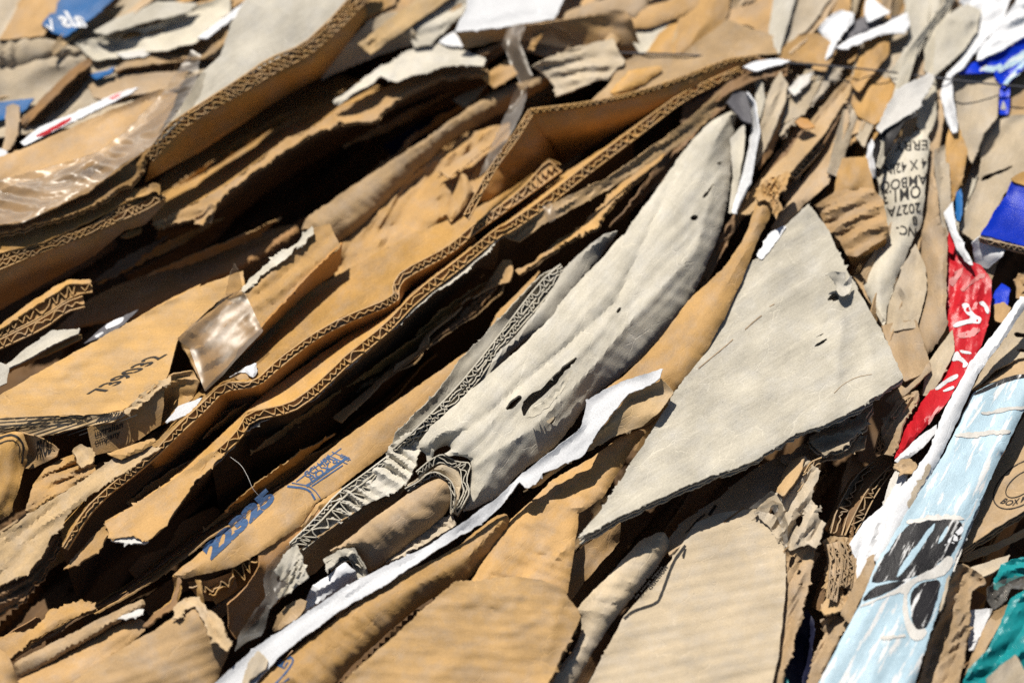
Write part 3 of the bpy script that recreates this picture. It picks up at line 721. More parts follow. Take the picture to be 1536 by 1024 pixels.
part(t, 'underside', 'KO', 'e 600,40,18 492,112,20 290,220 258,263 258,330 0,433,16 d 1400,508 1260,620 1160,708 1005,728 915,823 815,913 692,1032,8 g 560,120,-70 d 800,1034,-120 950,900,-130 1180,765,-130 1533,505,-130 e 235,385,-110 285,285,-45 500,160,-60 620,80,-50', drop=('e 600,40,18 492,112,20 290,220 258,263 258,330 0,433,16 d 1400,508 1260,620 1160,708 1005,728 915,823 815,913 692,1032,8', 8, .72, 4), wr=2, torn=.4)
wall(t, 'sun_blocker', 'BED', 'b 790,870,18 590,1010 e 470,92,15 262,200 222,255 225,308 -10,405,12 d 1390,482 1240,590 1130,690 990,695 890,795 790,885 670,1020,5 g 550,85 470,150 370,245 275,412,-10', 280)  # added curtain, stops sun leaking under the sheet and darkens the hollow
t = multi('cardboard_sheet', 'long kraft corrugated sheet with grey torn lower ply, lower of the two through the middle', CS, 'e 100,520,-80')
part(t, 'top_face', 'K', 'c 330,262,58 250,300,55 0,410,45 b 1330,560 1100,735,38 900,895 740,1005 e 700,-5,25 540,125 330,285 200,425 0,585,15 d 1533,590 1400,715 1300,785 1110,825 1060,915 950,1015,5 g 880,110 740,320 660,385,2 480,335,-8 470,300 600,220,-20 740,130 d 900,1010,-25 1180,750 1533,500 e 240,350,-25 500,130 b 700,1010 800,930 1000,780,0 1200,650 1533,400 c 200,290,40',
     wr=3.5, cr=6, cl=(200, 20), th=2, torn=1)
band(t, 'fluted_edge', 'K', 'c 250,302,55 0,412,45 b 1330,562 1100,737,38 900,897 740,1007 e 700,-3,25 540,127 330,287 200,427 0,587,15 d 1533,592 1400,717 1300,787 1110,827 1060,917 950,1017,5',
     'c 268,322,50 12,445,41 b 1350,598 1120,772,34 918,932 758,1042 e 715,32,21 558,163 345,325 215,465 12,630,11 d 1545,632 1412,757 1312,825 1128,862 1080,945 965,1045,0', pitch=12.5)
wall(t, 'sun_blocker', 'BED', 'b 1320,572,28 1090,745,28 890,905 730,1015 e 690,5,15 530,135 320,295 190,435 -10,590,5 d 1525,598 1390,720 1290,792 1100,832 1050,925 940,1020,-8', 260)  # added curtain, keeps the hollow below this sheet black
part(t, 'torn_lower_ply', 'G', 'e 765,5,20 700,58 560,200 400,305 320,375 0,655,5 d 1533,655 1400,775 1250,825 1100,915 1010,1028,-6 g 960,45,-8 930,50 d 1060,945 1125,855 1305,820 1405,752 1540,630,10 e 210,462 340,322 553,160 710,30', label='grey torn lower ply', torn=2.5, cr=3, cl=(60, 12), th=1.2)
part(t, 'underside', 'KD', 'e 715,32,15 558,165 345,330 215,470 12,635,5 d 1545,636 1412,760 1128,866 965,1050,-10 g 760,300,-120 d 1010,1120,-200 1300,930,-210 1533,770 e 200,620,-210 450,380,-180 700,200,-100', wr=3)
part(t, 'end_flap', 'K', 'g 470,310,0 600,228 740,138 950,-14,8 1010,-2 880,115 740,320 660,388,5 600,362 500,374', torn=2, cr=4, wr=3, th=2)
part(t, 'torn_rim', 'WD', 'g 488,368,2 560,370 600,356 668,384 645,397 560,392 500,386', label='whitish torn rim', torn=1.5)
sheet('cardboard_flap', 'narrow kraft tail hanging left of the end flap in the dark hollow', CS, 'K', 'g 285,512,-20 400,380 475,312,-5 492,352 440,432 330,502,-20', torn=2, cr=4)
sheet('plastic_tape', 'curled bit of clear tape stuck on the lower long sheet', PT, 'CL', 'b 905,925,48 940,905 960,940,52 960,985 935,1000,44 915,975', cr=4, th=1)
sheet('cardboard_sheet', 'brown wavy ply hugging the lower long sheet from the clear tape curl upward', CS, 'T', 'b 700,1040,22 900,935,36 1000,888 1200,798 1533,560,40 c 240,345,46 250,420,30 b 1533,640,25 1200,850 1000,960 900,1010 e 800,60,12 720,40', cr=3, torn=1.5, th=2, pleat=[(4, 11, 0)])
sheet('cardboard_sheet', 'torn kraft sheet with wavy edge between the brown ply and the grey roll', CS, 'K', 'b 1080,1020,0 1200,880 1330,760 1400,690 1455,665,12 1445,720 1390,752 1200,928 1140,1024 e 1000,60,-4 900,140 800,212,-12 775,190 870,145 1000,35', torn=3, cr=6, cl=(90, 10), th=2, ply=2, gap=4)
sheet('cardboard_sheet', 'stack of dark brown plies squeezed beside the tip of the grey roll', CS, 'KD', 'c 250,400,30 100,470 0,560,15 b 1450,700 1380,800 1290,930 e 1200,0,-5 1260,-40 b 1500,760 c 60,600,15 200,470,35', cr=3, torn=2, pleat=[(8, 10, 0)])
t = multi('cardboard_sheet', 'wavy brown sheet with a double lip in the dark below the lower long sheet', CS, 'e 500,450,-90')
part(t, 'top_face', 'K', 'e 725,145,-15 765,142 772,190 755,240 715,248,-25 640,280 560,330 500,390,-30 390,480 385,530,-35 330,580 230,650,-40 240,620 340,550 380,480 500,380 640,270', torn=1.2, wr=3, cr=4)
part(t, 'lower_lip', 'K', 'e 735,235,-28 720,290,-35 600,392 470,474 380,545 330,604 210,664,-45 100,775 0,868 -40,850,-60 90,750 200,650 330,580 390,520 470,455 600,372 700,272', torn=1.5, cr=4, cl=(80, 8), th=2)
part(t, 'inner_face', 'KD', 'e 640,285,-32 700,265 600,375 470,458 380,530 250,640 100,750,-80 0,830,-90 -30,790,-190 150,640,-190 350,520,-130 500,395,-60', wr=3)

for c in ('e 20,700,-40 200,590 330,500 470,380 478,402,-66 340,528 212,614 28,728', 'e 330,470,-36 450,370 620,260 700,215 706,236,-60 630,285 462,396 340,498', 'g 1000,240,-46 1150,130 1330,0 1500,-110 1508,-86,-74 1342,28 1164,160 1010,268', 'd 1120,1000,-40 1250,915 1420,800 1533,715 1533,736,-64 1430,826 1262,944 1128,1030', 'g 560,200,-50 680,130 820,40 900,0 905,26,-76 830,70 690,160 570,230', 'd 900,930,-36 1050,820 1220,715 1228,738,-60 1062,848 912,960', 'd 1300,640,-36 1430,560 1533,480 1533,500,-58 1440,586 1310,668', 'a 900,760,-40 1050,650 1230,540 1380,470 1386,488,-62 1240,566 1062,680 910,790', 'd -60,700,-60 100,560 250,440 262,462,-84 112,590 -50,730', 'a 760,830,-90 1000,700 1250,560 1533,430 1533,455,-104 1260,590 1010,730 780,850', 'b 90,770,-70 250,690 330,560 352,600,-90 270,730 120,810', 'd 430,235,-50 600,130 800,40 1000,-60 1010,-35,-70 820,72 620,165 450,262',
          'd 640,200,-62 900,110 1150,10 1250,-60 1270,-38,-84 1160,42 910,145 660,232', 'b -60,900,-56 150,800 330,690 420,640 425,672,-80 340,724 160,836 -50,932', 'g 900,330,-88 1150,150 1400,0 1533,-80 1533,-52,-106 1410,32 1160,184 910,360',
          'd 1100,960,-66 1300,840 1533,690 1533,718,-90 1310,874 1110,996', 'd 820,960,-50 1000,830 1200,730 1400,590 1412,618,-74 1210,764 1010,864 830,994', 'e -20,480,-52 100,420 210,360 218,388,-72 110,454 -10,514',
          'e 300,430,-62 480,300 640,190 652,214,-84 490,330 310,460', 'e 60,720,-86 220,600 360,500 500,360 512,384,-104 370,530 230,634 70,750', 'a 1000,800,-74 1200,670 1400,540 1533,480 1533,500,-92 1410,566 1210,700 1010,826',
          'b 0,640,-60 200,560 360,470 500,400 505,425,-84 370,500 210,590 10,668', 'b 300,620,-80 450,520 600,430 610,450,-100 460,548 310,650'):
    P = pts(c); n = len(P) // 2
    P[0] = P[-1] = (P[0] + P[-1]) / 2; P[n - 1] = P[n] = (P[n - 1] + P[n]) / 2; P[-1, :2] += 1.0; P[n, :2] += 1.0
    c = 'F ' + ' '.join('%.1f,%.1f,%.1f' % tuple(q) for q in P)
    o = sheet('cardboard_ply', 'thin dim ply edge standing inside one of the dark hollows', 'cardboard ply', 'K', c, torn=2.2, wr=3, cr=2, pleat=[(3, 14, 0)], th=1.5)
    o['group'] = 'thin dim ply edges inside the dark hollows'
# =================================================================== left box and neighbours
t = multi('cardboard_box', 'crushed kraft box with a printed number on top and a torn front corner', 'box', 'd 400,800,-20')
bt = part(t, 'top_panel', 'KW', 'd -90,800,15 310,570,25 600,410 870,270,25 1090,190,22 1100,280 1000,310 800,495,32 760,640,36 740,682 560,812,38 480,832 200,847,30 -90,857,25', wr=3.5, cr=3, cl=(180, 30), uvang=-3, res=5)
text(bt, 'IK', '739032', 'd 470,735', 'd 752,565', 'd 385,745', bold=.012)
bl = part(t, 'printed_fold', 'KP', 'd -90,854,25 200,844,30 480,829,38 556,820,38 510,868 390,888,25 270,915 180,935,18 -90,945,15', wr=2, torn=1)
lines = []
for k in range(9):
    x0 = -60 + k * 52
    lines.append((f'd {x0},930 {x0 + 90},{905 - k} {x0 + 190},{872 - k} {x0 + 260},{846 - k}', 1.3))
for k in range(4):
    lines.append((f'd {-80},{862 + k * 16} 150,{848 + k * 15} 330,{840 + k * 12} {420 - k * 40},{848 + k * 10} {390 - k * 45},{868 + k * 8}', 1.6))
for k in range(9):
    lines.append((f'd {430 + k * 13},{872 - k * 2} {455 + k * 12},{845} {470 + k * 11},{832 - k}', 2.2))
stroke(bl, 'IK', lines, 1.5)
bf = part(t, 'front_panel', 'K', 'd 392,898,28 480,850 556,818,38 740,682,36 735,800,20 722,885,4 560,990,0 420,1020,2', wr=1, cr=.6, torn=.6)
text(bf, 'IK', 'ompany', 'd 425,975', 'd 540,930', 'd 425,948', bold=.02, off=.8)
text(bf, 'IK', 'ustralian', 'd 425,938', 'd 552,895', 'd 425,908', bold=.02, off=.8)
part(t, 'crushed_corner', 'K', 'd 738,684,36 780,655 868,640,30 892,690 872,760,10 790,825 722,885,-10 735,790', cr=4, wr=4, torn=1.5, pleat=[(9, 16, 50)])
part(t, 'torn_corner', 'KP', 'd 555,815,39 640,740 740,678,38 770,660 760,690 660,770 570,840', cr=6, cl=(12, 10), torn=3, th=2)
lc = part(t, 'folded_corner', 'K', 'd -90,950,25 60,912,28 100,918 128,990,15 g 112,50,0 92,130 42,270,-22 -90,320,-22', roll=12, wr=3)
stroke(lc, 'IK', [('d -60,965 40,925 80,935 108,975 g 98,40', 3.2), ('d -60,990 50,945 90,975 g 85,20', 1.6)], 2)
lp = part(t, 'side_flap', 'K', 'd 95,918,24 170,935 270,992,8 255,1024 g 150,60,-15 110,60,-25 118,10', wr=2)
text(lp, 'IK', 'PROD', 'd 165,1035', 'd 232,1005', 'd 165,960', bold=.03)

wall(t, 'back_panel', 'BED', 'd -90,812,10 310,582,20 600,422 870,284 1085,205,18', 280)  # added curtain behind the box top, only to stop sun leaking below
t = multi('cardboard_flap', 'taped kraft wedge standing at the end of the crushed box', CS, 'd 1100,400,-30')
part(t, 'upper_face', 'K', 'd 800,490,34 950,370 1090,262,32 1340,80 1400,0,30 1480,-20 1530,80,27 1400,200 1170,450,36 1072,545,36 1060,580,30 920,722,22 860,600', wr=3, cr=3, th=3, pleat=[(5, 22, 8), (3, 17, 70)])
part(t, 'lower_face', 'KO', 'd 1060,575,28 1072,543,35 1170,448 1400,198 1530,78,26 e 8,60,10 d 1520,190,-15 1370,300 1090,570,-8', wr=2)
part(t, 'torn_ridge', 'G', 'd 1082,268,37 1210,150 1320,72 1400,-5 1408,25 1340,88 1215,182 1095,292', label='grey torn ridge', torn=3, cr=5, cl=(20, 8), th=2)
wall(t, 'back_blocker', 'BED', 'd 1090,275,26 1340,95,24 1400,15,24', 280)  # added curtain behind the wedge, blocks sun from the hollow
t = multi('plastic_tape', 'clear tape wrapped over the kraft wedge with one corner sticking up', PT, 'd 950,500,30')
part(t, 'strip', 'CL', 'd 795,498,38 860,430 950,372 1010,300 1092,275,39 1182,462 1078,570,39 1000,660 920,735,28 890,650 850,540', wr=2, cr=1, cl=(120, 40), th=1, torn=.4, pleat=[(1.5, 34, 65), (1, 18, 15)])
part(t, 'raised_corner', 'CL', 'd 1012,300,40 1030,220,60 1048,155,78 1065,190 1090,270,44 1055,305')
sheet('cardboard_roll', 'big brown roll lying in shadow behind the crushed box', CR, 'KO', 'd 225,475,-120 420,300 700,190 1000,80 1330,-30,-100 1345,30 1100,180 870,275 610,410,-110 370,440 300,470', roll=26, wr=3)
sheet('cardboard_sheet', 'kraft sheet edge along the back of the crushed box', CS, 'K', 'd 590,420,15 700,350 840,280 905,248,18 860,300 720,362 610,425', torn=1, cr=3)
sheet('cardboard_sheet', 'ragged dark lip above the big brown roll in shadow', CS, 'KD', 'd 410,250,-40 560,130 700,60 760,30 620,150 500,220', torn=3, cr=5)
sheet('cardboard_flap', 'little torn kraft lip under the ragged sunlit lip', CS, 'K', 'd 540,38,-15 580,12 640,0 632,16 575,40', torn=1.5)
t = multi('cardboard_sheet', 'double wall sheet end with two open wavy layers at the left edge', CS, 'd 200,400,-20')
part(t, 'top_face', 'K', 'd -90,450,8 0,435 140,330 300,232 405,230,16 410,245 300,256 0,455 -90,492,10', torn=1.5)
band(t, 'fluted_edge', 'K', 'd -90,490,10 0,450 300,252 345,240 410,238,15', 'd -90,532,6 0,490 200,390 300,320 360,292 415,285,10', pitch=17, crush=.15)
band(t, 'lower_fluted_edge', 'K', 'd -90,540,4 0,500 200,400 300,330 370,305,8', 'd -90,572,0 0,540 200,448 300,372 380,352,4', pitch=19, crush=.3)
t = multi('cardboard_sheet', 'small grey tab pointing right at the left edge above the crushed box', CS, 'd 200,550,-30')
part(t, 'top_face', 'G', 'd 28,612,2 130,530 230,460 360,452,8 355,472 260,512 40,632', wr=2)
part(t, 'cut_edge', 'K', 'd 38,628,-2 260,510 365,474 372,492 260,548 40,650,-14', torn=1)
sheet('cardboard_sheet', 'grey torn stub at the left edge beside the grey tab', CS, 'G', 'd -90,600,6 0,602 42,620 32,695 0,708 -90,735,0', roll=6, cr=3)
pb = sheet('plastic_bag', 'shiny black and white film scrap behind the crushed box', 'plastic bag', 'DG', 'd 375,518,-15 430,470 490,420 560,394 625,362,-12 560,430 500,472 430,500', cr=8, cl=(40, 9), th=1)
patch(pb, 'W', 'd 470,440 520,410 560,398 545,425 500,448 475,456'); patch(pb, 'W', 'd 420,490 460,462 470,470 440,492')
sheet('paper_scrap', 'flat white paper tab tucked under the front of the crushed box', PS, 'W', 'd 742,872,12 800,800 908,760,16 860,832', torn=1, wr=1)
t = multi('paper_roll', 'short white paper tube beside the taped wedge', 'paper roll', 'd 1100,640,10')
part(t, 'tube', 'W', 'd 1035,668,22 1100,622 1150,606 1158,640 1140,672 1100,650 1060,650', roll=8)
part(t, 'inner_lining', 'K', 'd 1050,668,20 1085,652 1112,655 1120,678 1080,684', roll=2)

# =================================================================== lower left
t = multi('cardboard_sheet', 'thick folded kraft slab with ragged end at the lower left edge', CS, 'g 100,450,-40')
part(t, 'top_face', 'KP', 'g -90,420,15 150,250 400,100 560,-30,20 d 720,985 690,1010 g 540,90 490,120 340,230 262,340,10 232,360 200,440 120,530 -90,630,0', cr=3, wr=3, torn=2.4, pleat=[(4, 24, 0), (2, 9, 3)])
part(t, 'torn_end', 'KD', 'g -90,640,-8 0,595 120,520 200,430 262,338 245,450,-15 170,560 100,650 -90,770,-45', torn=4, cr=6, wr=6, ply=2, pleat=[(9, 13, 8), (2, 11, 70)], res=4)
part(t, 'lower_ply', 'K', 'g -90,660,-25 0,610 90,560 160,545,-20 120,620 100,660 -90,765,-55', torn=3, cr=6, cl=(30, 10))
part(t, 'end_strip', 'K', 'd 480,1010,22 560,985 690,940,24 700,955 640,1000 540,1040', roll=6, cr=3)
sheet('cardboard_sheet', 'pleated fan of crumpled kraft paper between the crushed box and the thick slab', CS, 'K', 'g 112,250,-5 150,130 200,60 290,10 350,-10,10 425,50 432,90 380,112 250,187 118,275,-12', cr=3, wr=4, ang=-33, torn=1.5, res=3.6, pleat=[(13, 17, 0), (5, 9, 6)])
sheet('paper_scrap', 'torn whitish fluff at the top of the pleated kraft fan', PS, 'KP', 'd 330,1000,16 360,965 400,985 430,1010 415,1050 370,1075 345,1050', cr=12, cl=(14, 9), torn=4)
sheet('cardboard_sheet', 'torn kraft remnant low in the hollow at the left', CS, 'K', 'g -90,850,-45 150,780 220,700 300,680 405,652,-38 428,685 300,742 130,847 60,905 -90,970,-60', torn=4, cr=6, wr=4, ply=2, gap=5)
C = [pts('g -40,930 100,850 330,720 540,600 720,460 900,330 1100,200 1300,80 1480,-60 e 150,820 420,560'), pts('g -20,960 100,900 330,760 540,645 730,540 900,405 1130,250 1300,140 1500,10 e 170,880 460,590')]
for k in range(7):
    f0, f1 = k / 7.0, (k + 1.25) / 7.0
    n = 40
    t0 = np.linspace(0, 1, n)
    def along(P):
        d = np.hypot(np.diff(P[:, 0]), np.diff(P[:, 1])); L = np.concatenate([[0], np.cumsum(d)]) / d.sum()
        return np.stack([np.interp(t0, L, P[:, 0]), np.interp(t0, L, P[:, 1])], 1)
    a, b = along(C[0]), along(C[1])
    wv = np.array([4.0 * perlin(t0 * 14, t0 * 0 + k * 3.1), 4.0 * perlin(t0 * 14, t0 * 0 + k * 5.7)]).T
    p = a + (b - a) * f0 + wv; q = a + (b - a) * f1 + wv
    lo = int(2 + (k * 7) % 9); hi = n - int((k * 5) % 11)
    s = 'F ' + ' '.join(f'{x:.1f},{y:.1f},{-150 + k * 15 - 14}' for x, y in p[lo:hi]) + ' ' + ' '.join(f'{x:.1f},{y:.1f},{-140 + k * 15}' for x, y in q[lo:hi][::-1])
    o = sheet('cardboard_ply', 'thin brown ply in the packed layers at the bottom of the dark hollow', 'cardboard ply', 'KD' if k % 3 else 'K', s, torn=1.2, wr=2, th=2, rnd=0, res=7)
    o['group'] = 'packed thin plies at the bottom of the dark hollow'
sheet('cardboard_roll', 'slim kraft roll running under the packed plies at the lower left', CR, 'T', 'g 60,930,-30 300,810 640,638,-12 655,685 540,747 90,1008,-42 60,970', roll=16, wr=2)
sheet('cardboard_roll', 'smooth kraft fold below the slim roll at the bottom left', CR, 'K', 'g 60,1020,-40 300,880 540,748,-22 650,735 655,800 330,1035 250,1100,-40 40,1100', roll=14, wr=3, cr=3)
sheet('cardboard_roll', 'kraft lobe in the bottom left corner', CR, 'K', 'g -90,830,-10 0,868,-10 40,905 65,960 80,1024,-25 80,1100 -90,1100', roll=16, wr=2)
sheet('paper_scrap', 'grey white torn chip above the smooth kraft fold', PS, 'WD', 'g 530,735,-5 590,695 650,690 640,715 570,735', cr=5, torn=2)
sheet('cardboard_roll', 'big tan kraft roll at the bottom with a torn upper end', CR, 'KW', 'g 270,1100,0 330,1010 560,860 770,740,8 800,690 860,660,12 930,690 1000,745 1040,860,-12 1000,950,-20 940,1100,-12', roll=26, wr=3, cr=2, pleat=[(2.2, 34, 75)])
sheet('cardboard_flap', 'ragged pale lip torn back at the end of the big tan roll', CS, 'KP', 'g 775,740,20 790,670 830,640 890,638 920,670 1000,740,24 1010,800 1045,850 1020,880 960,830 905,745 880,680 830,690 800,740', cr=4, torn=3, wr=5, th=2, pleat=[(10, 18, 25), (2, 9, 70)], res=4)
sheet('cardboard_flap', 'torn strip curling down beside the ragged pale lip', CS, 'KD', 'g 640,770,0 680,720 770,660,10 800,545,10 815,560 790,680 720,720 660,770', torn=1.5, cr=4)

# =================================================================== printed strip
t = multi('cardboard_roll', 'long kraft folded strip with blue printing and an open honeycomb end', CR, 'g 1000,500,-60')
r3 = part(t, 'face', 'K', 'e 890,190,-15 700,380 640,500 500,600 300,740 0,950,-18 g 1300,130,-8 1150,240 920,420 775,538,-5 830,555 950,527 1050,502 1162,440,0 1350,320 1420,215 1533,140,-10 e 240,975,-15 400,800 560,660 700,490 850,280', wr=3.5, roll=12, cr=3, cl=(200, 30), torn=1, res=5)
text(r3, 'BI', '22325', 'g 945,468', 'g 1240,192', 'g 905,425', bold=.07)
stroke(r3, 'BI', [('g 1290,140 1370,150 1395,165 1415,200', 3.2), ('g 1310,125 1385,138 1415,160 1440,195', 1.6), ('g 1330,120 1450,30 1533,-30', 1.6), ('g 1375,140 1520,40 1560,10', 4), ('g 1470,0 1560,40', 1.6), ('g 1490,-14 1575,22', 1.6), ('g 1400,140 1540,45', 2)], 2)
text(r3, 'BI', 'GCI HER', 'g 1380,105', 'g 1500,20', 'g 1360,82', bold=.02); text(r3, 'BI', 'BOX 9', 'g 1400,122', 'g 1525,38', 'g 1385,98', bold=.02); text(r3, 'BI', 'S25', 'g 1525,10', 'g 1565,28', 'g 1532,-6', bold=.02)
part(t, 'side', 'KO', 'g 1160,442,-2 1240,380 1350,318 1422,215,0 1440,260 1380,350,-10 1400,420,-25 1390,520,-45 1250,660,-70 1060,830,-70 1030,780,-55 1025,670,-25 1110,590 1165,500,-5', wr=3, torn=1)
part(t, 'lower_fold', 'K', 'g 1350,322,4 1425,218,2 1533,145,-8 1533,190 1440,260 1365,345', wr=2, roll=6)
for A, B in (('g 925,605,-12 1000,545 1060,478 1150,450,-4', 'g 960,665,-28 1050,610 1110,560 1160,500,-10'), ('g 830,560,-8 900,560 960,545 1040,515,-4', 'g 880,640,-30 940,650 1000,640 1060,585,-22')):
    band(t, 'honeycomb_wave', 'K', A, B, pitch=19, crush=.35, depth=34, liners=False, th=2.2)
part(t, 'torn_rib', 'K', 'g 775,545,-6 800,548 812,600 790,660 700,725,-30 690,710 770,650 785,600', torn=1)
part(t, 'torn_rib', 'K', 'g 880,560,-8 905,560 900,620 920,680,-20 905,690 885,630', torn=1)

# =================================================================== grey bundle
t = multi('cardboard_sheet', 'grey narrow folded sheet with crushed corrugated edge left of the big grey roll', CS, 'e 700,500,-30')
part(t, 'left_liner', 'G', 'e 985,165,22 890,220,16 640,480,6 530,600 430,735 250,915 228,965,-6 240,990 340,905 500,735 660,575 860,300 995,180', torn=2, cr=3, th=2)
wall(t, 'sun_blocker', 'BED', 'e 985,180,12 890,235 640,495,-4 430,750 250,935,-14', 250)  # added curtain left of the grey roll, shuts out stray sun
band(t, 'crushed_edge', 'G', 'e 985,162,24 890,240 650,555 520,712 330,905 232,990,2', 'e 1002,190,18 930,300 700,560 600,705 420,878 270,1010,-6', layers=2, pitch=11, crush=.5, depth=14, th=2.0)
part(t, 'right_panel', 'G', 'e 1240,15,40 1180,25 1050,130,25 1000,182,22 930,300 780,490 700,560 600,705,6 420,880 400,910 480,875 610,770 760,565 950,395,14 1000,315 1200,85', wr=3, cr=3, cl=(160, 16), roll=9, br=14)
part(t, 'crumpled_end', 'G', 'e 225,970,4 340,895 430,880 500,870 440,950 350,1000 h 310,110,2 250,160,-6 100,230 0,300,-12 -90,350 -110,260 0,170,-2 120,85 200,10', cr=3, wr=4, torn=2.5, res=3.6, ang=-35, pleat=[(13, 17, 68), (2, 9, 10)])
band(t, 'wavy_edge', 'G', 'g 1300,402,-4 1420,318 h 0,195 120,110 215,15', 'g 1360,425,-12 1480,330 h 40,270 150,180 285,60', pitch=19, crush=.25, depth=20, liners=True, th=2)
band(t, 'wavy_edge', 'G', 'g 1300,395,0 1400,300 h -20,170 100,85 200,10', 'g 1320,402,-6 1420,312 h 0,190 120,105 215,15', pitch=9, crush=.4, depth=14, th=1.8)
part(t, 'lower_panel', 'T', 'g 1340,430,-10 1480,335 h 40,272 150,182 290,62,-5 300,130 210,270,-45 0,400 g 1420,530,-65 1385,545,-55', wr=2)
tp = multi('plastic_tape', 'clear tape bundle hanging from the crumpled grey edge at the lower left', PT, 'g 1200,600,-40')
part(tp, 'strip', 'CLB', 'g 1055,880,-25 1075,800 1120,730,-5 1192,640,10 1185,560 1200,500,16 1260,440 1320,395,12 1345,420 1290,520 1290,600,8 1210,690 1190,780,-10 1170,810 1110,835', cr=9, cl=(60, 14), wr=5, th=1)
part(tp, 'pleats', 'G', 'g 1230,520,16 1290,430 1335,400 1375,520 1388,550 1330,595,4 1255,640 1240,625 1300,580 1270,560', cr=3, ang=-70, torn=2, th=2, pleat=[(8, 10, 0)], res=3.6, label='grey pleated board stuck to the tape')

t = multi('cardboard_roll', 'big weathered grey roll with torn holes running through the middle', CR, 'e 1100,500,-30')
gr = part(t, 'outer_wrap', 'GW', 'c 245,488,25 120,545,40 0,682,42 e 1400,-150 1240,60,36 1000,312 950,392 800,542 620,692,25 400,892 335,978,15 400,1012,18 470,972,10 500,987,20 h 455,0 560,5,22 585,30,15 575,150,4 535,262,-8 600,240 700,190 800,80,-4 e 930,1010,0 1030,900 1120,760 1290,640 1533,390,6 f 100,190,10 c 185,1000 215,800 225,600,16',
          roll=40, br=58, wr=1.4, cr=1.4, cl=(260, 26), res=4.2, torn=1.5, th=3.5, pleat=[(0.8, 26, 70), (1.2, 16, 2)], folds=[('e 450,985 640,850 820,690 1000,540 1233,330 c 30,640', -6, 8), ('e 560,960 760,800 980,640 1180,460', 3, 10), ('h 590,60 700,-20 e 860,900 1000,760 1150,600 1330,380 f 60,100 c 150,800', 6, 12)],
          holes=['e 820,852 808,800 845,744 902,718 948,662 1000,618 1052,578 1062,590 1006,645 966,698 932,730 872,778 844,806', 'e 735,818 760,775 800,745 815,760 775,808', 'e 915,868 950,845 965,845 960,866 945,880', 'e 1232,372 1250,352 1258,360 1240,385', 'c 85,890 120,845 145,820 140,840 105,885', 'c 32,978 50,962 72,970 60,992 40,992', 'c 150,735 165,725 182,732 165,742'])
part(t, 'torn_lip', 'G', 'e 835,850,60 850,815 885,792 940,742 975,708 1010,655 1040,628,58 1020,690 985,740 930,800 870,846', torn=2.5, cr=3, th=1.5, pleat=[(4, 14, 60)])
part(t, 'inner_wrap', 'GB', 'e 700,880,5 820,740 1050,540 1100,560 1020,760 960,930,0 820,960', wr=3, roll=10)
part(t, 'inner_wrap', 'GB', 'c 0,1000,15 60,860 160,690 190,760 120,960 60,1030', wr=3)
band(t, 'mouth_edge', 'G', 'h 335,75,12 400,20 450,-5 480,10 520,30 585,35,20 560,110 578,165 540,235 520,268,-5', 'h 350,95,6 410,45 450,30 490,50 535,55,14 540,120 552,165 522,222 500,255,-10', pitch=14, crush=.5, depth=20)
band(t, 'mouth_edge', 'G', 'h 285,150,12 345,120 390,80 430,75 490,110 512,160 505,255,-8', 'h 300,165,4 350,135 395,98 430,92 475,120 495,165 490,260,-14', pitch=16, crush=.5, depth=20)
part(t, 'inner_mouth', 'GB', 'h 300,140,6 400,75 450,40 520,60,8 540,120 520,200 490,270,-12 500,160 430,95 360,125', roll=5, wr=2)
part(t, 'curled_fold', 'G', 'e 335,985,16 355,965 390,970,22 415,1000 h 410,10,12 385,30 380,0 e 365,1000', torn=1, th=2)
sheet('cardboard_roll', 'smooth tan tube poking out of the mouth of the big grey roll', CR, 'T', 'h -60,440,5 0,400,8 200,240 430,98,8 488,130,4 505,235,-18 300,405,-28 130,535,-32 92,480 50,425,-10', roll=24, wr=3, cr=2, res=4, pleat=[(3, 34, 62), (1.6, 15, 75)])
t = multi('cardboard_sheet', 'dark torn ring of grey board at the lower end of the tan tube', CS, 'h 20,500,-40')
part(t, 'ring', 'G', 'h -80,470,2 0,422,6 60,416 112,512,-8 118,545,-18 70,560 62,500 30,455,4 0,455 -40,500 -70,520', cr=8, cl=(20, 8), torn=2.5)
band(t, 'wavy_edge', 'G', 'h -70,480,0 0,440 55,432 95,500,-10', 'h -50,515,-10 5,475 40,470 70,530,-20', pitch=10, crush=.5, depth=12)
sheet('paper_roll', 'white paper roll emerging below the torn grey ring', 'paper roll', 'W', 'g 1405,585,-14 1470,545 h -20,505,0 20,480 65,520,-8 70,560,-22 0,600 g 1450,670,-34 1380,715,-36 1350,700 1372,655', roll=12, wr=2)
sheet('cardboard_flap', 'folded brown board end under the white paper roll', CS, 'T', 'g 1222,782,-20 1250,720 1285,675 1350,645,-5 1380,655 1370,690 1330,740 1290,760 1235,795,-25', cr=6, torn=1.5, roll=5)
sheet('cardboard_flap', 'dark grey crumple between the tan tube and the white strip', CS, 'GB', 'h 200,480,-30 320,380 420,290 500,270,-20 515,310 400,385 250,460', cr=3, torn=2, pleat=[(9, 11, 60)])

